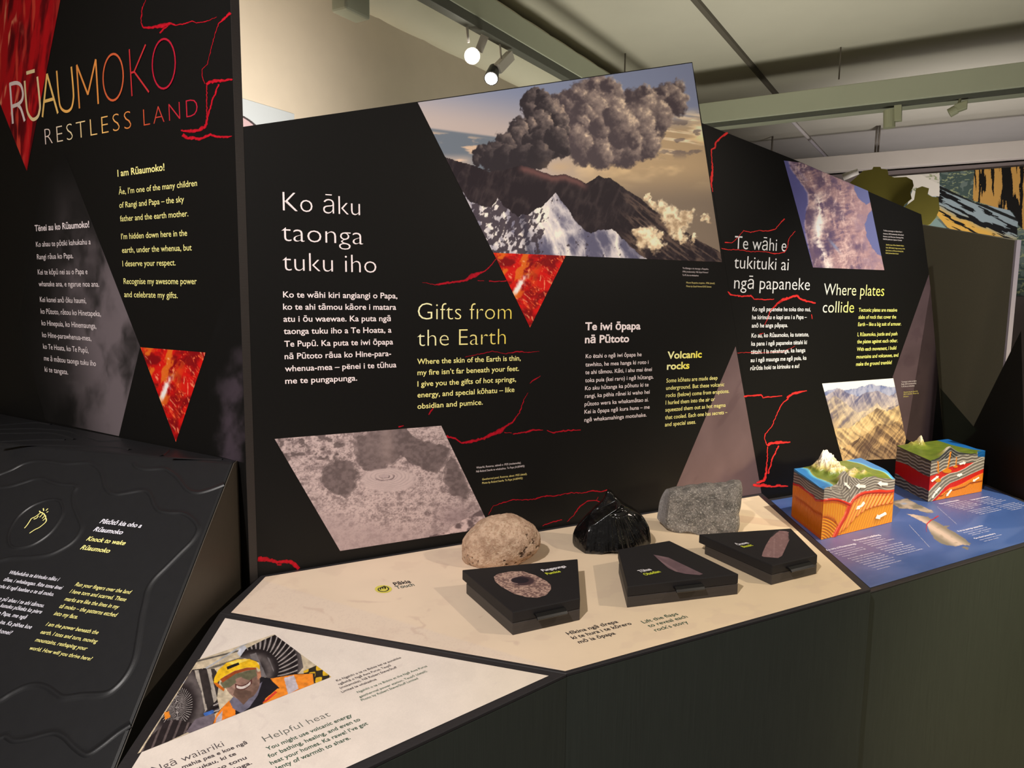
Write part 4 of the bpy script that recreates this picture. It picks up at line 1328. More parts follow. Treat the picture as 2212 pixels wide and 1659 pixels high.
bz = dict(color=BW, parent=blue, gain=KB * 1.1, lift=0.0013)
def lines(words, rows):
    w = words.split('|')
    return [(w[i % len(w)], a, b, c) for i, (a, b, c) in enumerate(rows)]
text('heading_lettering', PB, Z1, [('Ka ora a Hinemaunga', 68, 560, 650)], 36, weight=0.022, **bz)
text('paragraph_lettering', PB, Z1, lines('Ko te kirinuku kua tūtuki ki|ngā papaneke e rua, ka pana i te|whenua ki runga, ka puta mai ngā|maunga nunui.|Ka tutuki ngā papaneke|ka hiki te whenua, ka tipu|ngā tihi o ngā maunga i runga|i te rārangi o te Alpine Fault.|He hōhonu ngā pakiaka o te|maunga, ka heke iho ki raro|i te kirinuku, ka tae ki te toka|wera me te ahi tāmou.',
     [(140, 597, 628), (222, 625, 775), (292, 652, 832), (372, 682, 662), (490, 722, 1000), (570, 750, 1140), (645, 782, 1215), (722, 810, 1295), (803, 840, 1390), (890, 874, 1415), (975, 905, 1540), (1065, 937, 1320)]), 19, **bz)
text('heading_lettering', PB, Z1, [('Mountain building', 622, 365, 1128)], 36, weight=0.022, **bz)
text('paragraph_lettering', PB, Z1, lines('When two plates push together|the land between them is|squeezed up. That’s what is happening|on the land here.|Layers of rock fold and|tilt and break. The high|mountains rise along the|Alpine Fault. The block|shows the crust as it|folds over the hot mantle.',
     [(715, 393, 1150), (797, 422, 1228), (875, 447, 1395), (950, 473, 1265), (1065, 511, 1555), (1140, 542, 1590), (1225, 570, 1742), (1303, 599, 1805), (1383, 625, 1830), (1468, 651, 1975)]), 19, **bz)
text('heading_lettering', PB, Z2b, [('Ka ora a Hinepuia', 250, 438, 690)], 34, weight=0.022, **bz)
text('paragraph_lettering', PB, Z2b, lines('Ka heke tētahi papaneke ki raro|i tētahi atu, ka rewa te toka i|te wera. Ka piki te pūtoto|ki runga i roto i ngā|kapiti, ka pakaru mai i te|tihi o te puia.|I konei ka tipu ngā puia|o Te Ika-a-Māui, ka rere te|pungarehu me te toka wera ki|runga i te whenua katoa.',
     [(350, 465, 865), (445, 488, 955), (525, 511, 1020), (610, 533, 1105), (695, 553, 1215), (785, 578, 1045), (905, 611, 1420), (990, 635, 1500), (1085, 658, 1610), (1180, 683, 1690)]), 19, **bz)
text('heading_lettering', PB, Z2b, [('Volcano building', 985, 348, 1385)], 32, weight=0.022, **bz)
text('paragraph_lettering', PB, Z2b, lines('When one plate slides under|another it melts the rock|above it. The hot magma rises|through cracks in the crust|and bursts out.|This is how the volcanoes|of the North Island grow|in a line above the plate|that is sinking deep below|the land and the sea.',
     [(1105, 373, 1495), (1175, 396, 1560), (1270, 418, 1690), (1360, 440, 1795), (1450, 463, 1685), (1580, 493, 2005), (1655, 515, 2110), (1745, 538, 2175), (1835, 560, 2300), (1925, 583, 2180)]), 19, **bz)
text('heading_lettering', PB, Z2b, [('Kei te paenga papaneke', 680, 1090, 1255)], 36, weight=0.022, **bz)
text('paragraph_lettering', PB, Z2b, lines('Kei runga a Aotearoa i te|paenga o ngā papaneke|nunui e rua.', [(805, 1118, 1345), (905, 1148, 1440), (1000, 1173, 1410)]), 20, **bz)
text('heading_lettering', PB, Z2b, [('On the boundary', 1065, 1262, 1550)], 36, weight=0.022, **bz)
text('paragraph_lettering', PB, Z2b, lines('New Zealand sits across|two great plates.', [(1185, 1292, 1690), (1280, 1322, 1625)]), 20, **bz)
for (T_, a, b, w) in ((Z1, (1682, 38), (2095, 490), 'Te paenga papaneke – plate boundary'), (Z2b, (145, 492), (610, 910), 'Te paenga papaneke – plate boundary')):
    q0, q1 = PB.at(*T_(*a)), PB.at(*T_(*b))
    ee = (q1 - q0) / np.linalg.norm(q1 - q0)
    text('lettering', PB, T_, [(w, a[0], a[1], b[0])], 22, e1=ee, **{**bz, 'gain': 0.8})
# ---------------------------------------------------------------- flip boxes
LIDM = mat('box_lid', rgb(34, 32, 33), rough=0.6, spec=0.25, noise=0.05)
BOXM = mat('box_ply', rgb(58, 53, 51), rough=0.5, spec=0.4, noise=0.25, nscale=3, streak=(3, 3, 330))
HANM = mat('handle_plastic', rgb(20, 19, 20), rough=0.3, spec=0.5)
ZM_, ZTOP = 0.8735, 0.8955
PLID = level(ZTOP)


def flip_box(label, lid, chamfer, hl, hr, paint, outline, words, Zw, cap):
    """lid corners (back-left, back-right, front-right, front) and the lower box whose back-left corner is cut off"""
    L = [PLID.at(*q) for q in lid]
    c = PT.at(*chamfer)
    c0 = drop(L[0])
    # cut: from the seen left corner of the lower box to a point on the back edge
    bk_ = drop(L[0] + (L[1] - L[0]) * 0.12)
    base_poly = [drop(c, ZT + 0.0009), np.append(bk_[:2], ZT + 0.0009), np.append(L[1][:2], ZT + 0.0009), np.append(L[2][:2], ZT + 0.0009), np.append(L[3][:2], ZT + 0.0009)]
    e = empty('flip_box', np.append(np.mean(L, axis=0)[:2], ZT + 0.0009))
    tag(e, label, 'box', 'black flip-lid boxes on the pale counter')
    prism('base', base_poly, (0, 0, ZM_ - ZT - 0.0009), BOXM, e, bevel=0.0012)
    lidp = [np.append(p[:2], ZM_ + 0.0006) for p in L]
    lid_o = prism('lid', lidp, (0, 0, ZTOP - ZM_ - 0.0006), LIDM, e, bevel=0.0018)
    # side bands of the lid show the plywood layers
    f0, f1 = L[3], L[2]
    d = (f1 - f0) / np.linalg.norm(f1 - f0)
    n = np.array([d[1], -d[0], 0])
    w = np.linalg.norm(f1 - f0)
    a, b = f0 + d * w * hl, f0 + d * w * hr
    zc = ZM_ + 0.008
    prof = [(0.0, 0.0045), (0.006, 0.0045), (0.013, 0.001), (0.0165, -0.0035), (0.0145, -0.0055), (0.011, -0.0025), (0.005, 0.000), (0.0, 0.000)]
    Pa = [np.array([*(a + n * x)[:2], zc + z]) for x, z in prof]
    V, F = prism_vf(Pa, b - a)
    mesh('handle', V, F, HANM, lid_o, bevel=0.0006)
    picture('rock_print', PLID, outline, paint, lid_o, PRINT, cell=1.0, gain=1.15, lift=0.0006)
    for (t_, u, v, ur, col) in words:
        text('lettering', PLID, Zw, [(t_, u, v, ur)], cap, col, lid_o, weight=0.022, gain=1.2, lift=0.0006)
    return e


Z7 = zm(980, 1180, .1356)
Z8b = zm(1320, 1140, .217)
def outl(T, pts):
    return [T(*p) for p in pts]
def convex(pts):
    return pts
pum = [(640, 490), (700, 445), (900, 405), (1100, 402), (1300, 465), (1480, 560), (1548, 620), (1550, 690), (1480, 780), (1340, 825), (1160, 815), (960, 760), (760, 650), (660, 565)]
def paint_pumice(x, y):
    u, v = (x - 980) / .1356, (y - 1180) / .1356
    n = fbm(u / 28, v / 16, 4, 5)
    c = lerp((108, 84, 80), (176, 146, 132), sstep(0.3, 0.7, n))
    put(c, sstep(0.62, 0.72, fbm(u / 14, v / 9, 9, 3)) * 0.5 * sstep(560, 760, v), (84, 60, 58))
    r = np.hypot((u - 1100) / 210.0, (v - 550) / 86.0)
    put(c, sstep(1.0, 0.75, r), (64, 48, 52))
    r2 = np.hypot((u - 1060) / 150.0, (v - 540) / 52.0)
    put(c, sstep(1.0, 0.85, r2), (36, 30, 38))
    put(c, sstep(1.25, 1.12, r2) * sstep(0.98, 1.06, r2) * (u < 1020) * 0.7, (190, 160, 148))
    return c
flip_box('black flip-lid box before the tan pumice, its lid showing a holed round stone',
         (Z7(135, 375), Z7(1975, 200), Z7(2015, 825), Z7(945, 1050)), Z7(200, 760), 0.30, 0.75, paint_pumice, outl(Z7, pum),
         [('Pungapunga', 1425, 405, 1798, (226, 222, 226)), ('Pumice', 1492, 458, 1712, (196, 204, 62))], Z7, 40)
obs = [(372, 208), (410, 222), (500, 265), (640, 312), (850, 352), (958, 385), (970, 412), (940, 455), (880, 474), (740, 462), (640, 438), (560, 400), (490, 335), (400, 255)]
def paint_obs(x, y):
    u, v = (x - 1320) / .217, (y - 1140) / .217
    c = lerp((92, 72, 78), (112, 90, 94), fbm(u / 60, v / 30, 3))
    put(c, sstep(24, 8, np.abs((v - 225) - (u - 380) * 0.36 - 22 * np.sin((u - 380) / 200))) * sstep(640, 420, u) * 0.6, (146, 120, 122))
    put(c, sstep(14, 4, np.abs((v - 330) - (u - 490) * 0.62)) * 0.5 * (u < 660), (140, 116, 118))
    return c
flip_box('black flip-lid box before the shiny obsidian, its lid showing a long pointed flake',
         (Z8b(70, 215), Z8b(580, 127), Z8b(1270, 460), Z8b(165, 585)), Z8b(74, 455), 0.40, 0.655, paint_obs, outl(Z8b, obs),
         [('Tūhua', 292, 447, 408, (226, 222, 226)), ('Obsidian', 343, 478, 498, (196, 204, 62))], Z8b, 27)
bas = [(1612, 62), (1632, 28), (1740, 36), (1772, 48), (1774, 96), (1760, 130), (1776, 128), (1700, 280), (1660, 304), (1520, 292), (1500, 284), (1512, 240), (1565, 122), (1600, 92)]
bas_c = [(1606, 70), (1632, 28), (1742, 36), (1770, 48), (1776, 120), (1702, 282), (1662, 304), (1518, 292), (1500, 284), (1510, 246), (1566, 120)]
def paint_bas(x, y):
    u, v = (x - 1320) / .217, (y - 1140) / .217
    c = lerp((120, 92, 92), (142, 112, 110), fbm(u / 40, v / 25, 7))
    put(c, sstep(10, 3, np.abs((u - 1620) + (v - 120) * 0.03 - 6)) * (v > 110) * 0.5, (158, 130, 128))
    put(c, sstep(0.6, 0.75, fbm(u / 22, v / 14, 17)) * 0.35, (168, 140, 136))
    put(c, ((u < 1590 + (100 - v) * 1.2) & (v < 95)) | ((u > 1764) & (v > 50) & (v < 118)), (44, 41, 42))
    return c
flip_box('black flip-lid box before the grey basalt, its lid showing a tapered stone blade',
         (Z8b(875, 65), Z8b(1790, 5), Z8b(2055, 270), Z8b(1605, 375)), Z8b(930, 265), 0.30, 0.81, paint_bas, outl(Z8b, bas_c),
         [('Ōnewa', 1270, 178, 1376, (226, 222, 226)), ('Basalt', 1322, 200, 1418, (196, 204, 62))], Z8b, 24)


# ---------------------------------------------------------------- rocks
def relief(outline, T, foot, depth, detail, nth=220, nr=70, power=2.0, back=1.0, tilt=0.0):
    """a full rock: its outline stands on the counter at foot, with front and back swelling out of it"""
    base = PT.at(*T(*foot))
    fwd = np.array([base[0], base[1], 0])
    fwd /= np.linalg.norm(fwd)
    pl = Plane(base + fwd * depth * 0.45, -fwd, np.array([fwd[1], -fwd[0], 0]))
    P = np.array([pl.at(*T(*q)) for q in outline])
    a, b = pl.uv(P)
    b0 = b.min()
    ca, cb = (a.max() + a.min()) / 2, (b.max() + b.min()) / 2 - 0.004
    ang = np.arctan2(b - cb, a - ca)
    rad_ = np.hypot(a - ca, b - cb)
    o = np.argsort(ang)
    ang, rad_ = ang[o], rad_[o]
    th = np.linspace(-math.pi, math.pi, nth, endpoint=False)
    R = np.interp(th, np.concatenate([ang - 2 * math.pi, ang, ang + 2 * math.pi]), np.tile(rad_, 3))
    V, Q = [], []
    rr = np.sin(np.linspace(0, 1, nr + 1) * math.pi / 2)
    def shell(sgn, thick):
        out = []
        for r in rr[1:]:
            x, y = ca + R * r * np.cos(th), cb + R * r * np.sin(th)
            z = thick * np.sqrt(np.clip(1 - r ** power, 0, 1)) + x * 0
            out.append(np.stack([x, y, sgn * z], 1))
        return out
    f, bkk = shell(1, depth * 0.5), shell(-1, depth * 0.5 * back)
    rings = [np.array([[ca, cb, depth * 0.5]])] + f + bkk[:-1][::-1] + [np.array([[ca, cb, -depth * 0.5 * back]])]
    A = np.concatenate(rings)
    F = []
    n = nth
    for k in range(n):
        F.append([0, 1 + k, 1 + (k + 1) % n])
    m = 2 * nr - 1
    for j in range(m - 1):
        for k in range(n):
            p = 1 + j * n
            F.append([p + k, p + n + k, p + n + (k + 1) % n, p + (k + 1) % n])
    last = 1 + (m - 1) * n
    for k in range(n):
        F.append([last + (k + 1) % n, last + k, last + n])
    W = pl.p + np.outer(A[:, 0], pl.e1) + np.outer(A[:, 1], pl.e2) + np.outer(A[:, 2], pl.n)
    W, C = detail(W, A, pl)
    low_ = W[:, 2].min()
    W[:, 2] = np.maximum(W[:, 2], ZT + 0.001)
    if low_ > ZT + 0.001:
        W[:, 2] -= low_ - ZT - 0.001
    return W, F, C


ZP6 = zm(980, 1090, .0995)
def det_pumice(W, A, pl):
    c = W.mean(0)
    d = W - c
    L_ = np.linalg.norm(d, axis=1, keepdims=True)
    n = n3(W, 34, 3, 4)
    fine = n3(W, 190, 8, 3)
    pits = sstep(0.64, 0.74, n3(W, 150, 13, 2)) * sstep(0.42, 0.6, n3(W, 22, 17, 2) + 0.25 * (A[:, 0] - A[:, 0].mean()) / 0.1 - 0.5 * (A[:, 1] - A[:, 1].mean()) / 0.1)
    # hairline crease from the upper middle to the foot
    cr = np.exp(-((A[:, 0] - A[:, 0].mean() + 0.022 - 0.55 * -(A[:, 1] - A[:, 1].mean())) / 0.0016) ** 2) * (A[:, 2] > 0) * sstep(0.03, 0.015, A[:, 1] - A[:, 1].mean()) * 0.0
    W = W + d / L_ * (0.010 * (n - 0.5) + 0.0018 * (fine - 0.5) - 0.0030 * pits)[:, None]
    col = lerp((176, 144, 120), (212, 180, 154), sstep(0.3, 0.7, n3(W, 60, 23, 5)))
    put(col, sstep(0.55, 0.68, n3(W, 300, 27, 2)) * 0.35, (150, 116, 90))
    put(col, sstep(0.60, 0.72, n3(W, 260, 33, 2)) * 0.4, (232, 210, 182))
    put(col, pits * 0.85, (78, 60, 48))
    return W, s2l(col / 255.0) * 0.92
out_p = [(165, 1000), (180, 880), (215, 740), (300, 610), (440, 490), (640, 350), (850, 268), (1040, 238), (1160, 234), (1320, 250), (1520, 315), (1680, 415), (1800, 530), (1870, 660), (1895, 790), (1885, 890), (1800, 1010), (1650, 1110), (1480, 1210), (1250, 1310), (1000, 1385), (760, 1420), (520, 1420), (380, 1395), (270, 1310), (190, 1170)]
V, F, C = relief(out_p, ZP6, (620, 1420), 0.125, det_pumice, nth=300, nr=90)
tag(mesh('pumice_rock', V, F, mat('pumice', vcol=True, rough=0.9, spec=0.2, bump=0.5, bscale=420), col=C, smooth=True), 'rounded tan pumice stone pitted with small holes', 'rock', 'rock samples on the pale counter')

ZO = zm(1220, 1040, .1025)
def det_obs(W, A, pl):
    a, b = A[:, 0] - (A[:, 0].max() + A[:, 0].min()) / 2, A[:, 1] - A[:, 1].min()
    front = A[:, 2] > -0.004
    H = b.max()
    f = np.zeros(len(W))
    q = n3(W, 22, 9, 3)
    # big dark facet falling away at the upper left
    s1 = -0.573 * a + 0.819 * b - 0.0985 + 0.006 * (q - 0.5)
    f -= 1.5 * np.clip(s1, 0, None)
    # right flank rounds off
    f -= 8.0 * np.clip(a - 0.012, 0, None) ** 2
    # front leans back towards the top
    f -= 0.28 * np.clip(b - 0.02, 0, None)
    # blunt left end
    f -= 1.3 * np.clip(-0.066 - a + 0.10 * b, 0, None)
    # scooped flakes along the foot
    d1_ = np.hypot((a - 0.008) / 0.040, (b - 0.008) / 0.022)
    f -= 0.016 * np.sqrt(np.clip(1 - d1_ ** 2, 0, 1))
    d2_ = np.hypot((a - 0.074) / 0.024, (b - 0.012) / 0.018)
    f -= 0.013 * np.sqrt(np.clip(1 - d2_ ** 2, 0, 1))
    # rippled step below the peak
    cx_, cy_ = 0.012, H * 0.98
    r_ = np.hypot(a - cx_, b - cy_)
    on = sstep(0.0, -0.006, s1) 
    f -= 0.006 * sstep(0.052, 0.048, r_) * on
    f += 0.0011 * np.sin(r_ * 2 * math.pi / 0.0078 + 3.0 * (n3(W, 60, 4, 2) - 0.5) * 2) * sstep(0.054, 0.044, r_) * on
    # flutes fanning down to the right
    th_ = np.arctan2(a - cx_ + 0.03, cy_ + 0.05 - b)
    fl = fbm(th_ * 26, b * 5, 6, 3) - 0.5
    f += 0.0100 * fl * sstep(-0.02, 0.03, a) * sstep(H * 0.72, H * 0.58, b) * sstep(1.0, 1.15, d2_) * sstep(1.0, 1.1, d1_)
    f += 0.0018 * fl * sstep(H * 0.72, H * 0.58, b)
    f += 0.0014 * (n3(W, 90, 19, 2) - 0.5)
    zf = np.clip(1 + f / 0.06, 0.10, 1.25)
    W = W + np.outer(np.where(front, A[:, 2] * (zf - 1), 0.004 * (q - 0.5) * sstep(0, 0.01, -A[:, 2])), pl.n)
    return W, None
out_o = [(165, 1200), (175, 1100), (215, 1020), (320, 890), (400, 800), (520, 690), (700, 530), (800, 420), (860, 290), (905, 205), (950, 215), (1010, 260), (1060, 330), (1120, 385), (1180, 440), (1260, 510), (1380, 570), (1500, 640), (1620, 740), (1720, 860), (1775, 960), (1795, 1080), (1815, 1290), (1760, 1370), (1600, 1430), (1400, 1470), (1150, 1500), (940, 1500), (720, 1520), (560, 1530), (400, 1515), (290, 1470), (190, 1350), (165, 1290)]
V, F, C = relief(out_o, ZO, (600, 1530), 0.12, det_obs, nth=420, nr=130, power=9.0)
tag(mesh('obsidian_rock', V, F, mat('obsidian', rgb(9, 8, 8), rough=0.16, spec=0.8, bump=0.12, bscale=90), smooth=True), 'glossy black obsidian rock with a pointed peak', 'rock', 'rock samples on the pale counter')

ZR = zm(1300, 1000, .2712)
def det_bas(W, A, pl):
    a, b = A[:, 0] - (A[:, 0].max() + A[:, 0].min()) / 2, A[:, 1] - A[:, 1].min()
    H = b.max()
    n = n3(W, 20, 5, 3)
    fine = n3(W, 210, 8, 3)
    fr = A[:, 2] > 0
    f = 0.008 * (n - 0.5) + 0.0022 * (fine - 0.5)
    # broad face leans back a little, its left end turns away along a clean arris
    f -= 0.22 * np.clip(b - 0.01, 0, None) * fr
    k = np.clip(-(a + 0.083 - 0.010 * (b / H)) / 0.03, 0, 1)
    f -= 1.9 * np.clip(-(a + 0.083 - 0.010 * (b / H)), 0, None) * fr
    f -= 0.020 * sstep(0.020, 0.004, b + 0.006 * np.sin(a * 70) - 0.05 * np.clip(a, 0, 1)) * fr
    zf = np.clip(1 + f / 0.05, 0.08, 1.3)
    W = W + np.outer(np.where(fr, A[:, 2] * (zf - 1), 0.0), pl.n)
    col = lerp((104, 99, 94), (150, 142, 135), sstep(0.3, 0.7, 0.6 * n3(W, 60, 12, 3) + 0.4 * n3(W, 300, 15, 2)))
    put(col, sstep(0.70, 0.80, n3(W, 520, 31, 1)) * 0.75, (214, 206, 196))
    put(col, sstep(0.72, 0.85, n3(W, 480, 37, 1)) * 0.5, (70, 66, 62))
    put(col, sstep(0.0, 0.3, k) * 0.6, (158, 154, 154))
    return W, s2l(col / 255.0)
out_b = [(440, 440), (450, 380), (500, 226), (520, 222), (640, 205), (760, 190), (900, 178), (1000, 170), (1050, 147), (1110, 150), (1120, 200), (1112, 290), (1090, 400), (1097, 500), (1085, 535), (980, 555), (760, 572), (680, 562), (600, 540), (510, 502), (460, 466)]
V, F, C = relief(out_b, ZR, (760, 575), 0.10, det_bas, nth=320, nr=100, power=14.0)
tag(mesh('basalt_rock', V, F, mat('basalt', vcol=True, rough=0.78, spec=0.4, bump=0.6, bscale=520), col=C, smooth=False), 'rough grey basalt block with a flat broken face', 'rock', 'rock samples on the pale counter')
# ---------------------------------------------------------------- cut-away earth models
MODEL = mat('model_paint', vcol=True, rough=0.4, spec=0.45)
ARROWM = mat('model_arrow', rgb(244, 240, 232), rough=0.5)


def cv(u, pts):
    return np.interp(u, [p[0] for p in pts], [p[1] for p in pts])


def earth_block(label, z0, pa, pb, pc, T, profF, profL, paintF, paintL, bumps, terr, arrows, zsea_px):
    lv = level(z0)
    A, B_, C = lv.at(*pa), lv.at(*pb), lv.at(*pc)
    D = B_ + C - A
    e = empty('earth_block_model', (A + D) / 2)
    tag(e, label, 'model', 'cut-away earth models on the blue counter')
    up3 = np.array([0, 0, 1.0])
    eF, eL = (B_ - A) / np.linalg.norm(B_ - A), (A - C) / np.linalg.norm(A - C)
    PF, PLf = Plane(A, np.cross(eF, up3), eF), Plane(A, np.cross(eL, up3), eL)
    wF, wL = np.linalg.norm(B_ - A), np.linalg.norm(C - A)
    def prof(pl, px, start, width):
        P = np.array([pl.at(*T(*q)) for q in px])
        return np.clip(np.linalg.norm((P - start)[:, :2], axis=1) / width, 0, 1), P[:, 2]
    sF, zF = prof(PF, profF, A, wF)
    sL, zL = prof(PLf, profL, A, wL)
    oF, oL = np.argsort(sF), np.argsort(sL)
    topF = lambda s: np.interp(s, sF[oF], zF[oF])
    topL = lambda q: np.interp(q, sL[oL], zL[oL])
    def face(name, pl, start, end, top, paint, ns, nt):
        s, t = np.meshgrid(np.linspace(0, 1, ns), np.linspace(0, 1, nt))
        s, t = s.ravel(), t.ravel()
        V = start + np.outer(s, end - start)
        V[:, 2] = z0 + 0.0009 + t * (top(s) - z0 - 0.0009)
        q = proj(V)
        u, v = (q[:, 0] - T(0, 0)[0]) / (T(1, 0)[0] - T(0, 0)[0]), (q[:, 1] - T(0, 0)[1]) / (T(0, 1)[1] - T(0, 0)[1])
        c, d = paint(u, v)
        edge = np.minimum(np.minimum(s, 1 - s) * 25, np.minimum((1 - t) * 20, 1))
        V = V + np.outer(d * np.clip(edge, 0, 1), pl.n)
        I = np.arange(ns * nt).reshape(nt, ns)
        F = np.stack([I[:-1, :-1], I[:-1, 1:], I[1:, 1:], I[1:, :-1]], -1).reshape(-1, 4)
        return V, F.tolist(), s2l(np.clip(c, 0, 255) / 255.0) * 0.72
    V1, F1, C1 = face('f', PF, A, B_, topF, paintF, 260, 170)
    mesh('front_face', V1, F1, MODEL, e, col=C1, smooth=True)
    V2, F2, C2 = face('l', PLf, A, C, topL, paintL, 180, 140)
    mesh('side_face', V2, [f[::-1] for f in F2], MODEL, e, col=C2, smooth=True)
    # land and sea on top
    zs = lv.p[2]
    zs = PF.at(*T(*zsea_px))[2]
    n = 150
    s, q = np.meshgrid(np.linspace(0, 1, n), np.linspace(0, 1, n))
    s, q = s.ravel(), q.ravel()
    M = bumps(s, q)
    rF = topF(s) - zs - bumps(s, s * 0)
    h = M + rF * np.exp(-(q / 0.16) ** 2)
    rL = topL(q) - zs - (bumps(s * 0, q) + (topF(s * 0) - zs - bumps(s * 0, s * 0)) * np.exp(-(q / 0.16) ** 2))
    h = h + rL * np.exp(-(s / 0.08) ** 2)
    rid = ridged(s * 9 + 3, q * 6, 5, 4)
    hh = h + np.clip(M, 0, None) * (rid - 0.62) * 1.3 * sstep(0.0, 0.08, q) 
    V = A + np.outer(s, B_ - A) + np.outer(q, C - A)
    V[:, 2] = zs + hh
    c = terr(s, q, hh, rid)
    I = np.arange(n * n).reshape(n, n)
    F = np.stack([I[:-1, :-1], I[:-1, 1:], I[1:, 1:], I[1:, :-1]], -1).reshape(-1, 4).tolist()
    mesh('landscape', V, F, MODEL, e, col=s2l(np.clip(c, 0, 255) / 255.0) * 0.95, smooth=True)
    # plain back and foot
    g = np.linspace(0, 1, 40)
    parts = []
    tz = (zs + hh).reshape(n, n)
    gb = np.linspace(0, 1, n)
    for a, b, zz in ((B_, D, tz[:, -1]), (C, D, tz[-1, :])):
        lo = a + np.outer(gb, b - a)
        lo[:, 2] = z0 + 0.0009
        hi = lo.copy()
        hi[:, 2] = zz
        parts.append((np.concatenate([lo, hi]), [[i, i + 1, n + i + 1, n + i] for i in range(n - 1)]))
    parts.append((np.array([A, B_, D, C]) + [0, 0, 0.0009], [[3, 2, 1, 0]]))
    Vb, Fb = join_vf(parts)
    mesh('back_shell', Vb, Fb, mat('model_back', rgb(206, 110, 40), rough=0.5), e)
    for poly in arrows:
        P = np.array([PF.at(*T(*p), 0.0012) for p in poly])
        prism('arrow', P, PF.n * 0.003, ARROWM, e, bevel=0.0003)
    return e


def arrow(x0, y0, x1, y1, w=30, head=46, hl=56, curve=0.0):
    """outline of a flat arrow from tail to tip"""
    d = np.array([x1 - x0, y1 - y0], float)
    L = np.hypot(*d)
    d /= L
    n = np.array([-d[1], d[0]])
    t, p = np.array([x0, y0], float), np.array([x1, y1], float)
    nk = p - d * hl
    m = (t + nk) / 2 + n * curve
    return [tuple(q) for q in (t + n * w / 2, m + n * w / 2, nk + n * w / 2, nk + n * head, p, nk - n * head, nk - n * w / 2, m - n * w / 2, t - n * w / 2)]


GREY_L, GREY_D = (204, 196, 186), (132, 124, 117)


def stripes(c, m, ph, light=GREY_L, dark=GREY_D):
    w = 0.5 + 0.5 * np.sin(2 * math.pi * ph)
    col = lerp(dark, light, sstep(0.55, 0.9, w))
    c[m] = col[m]
    return w


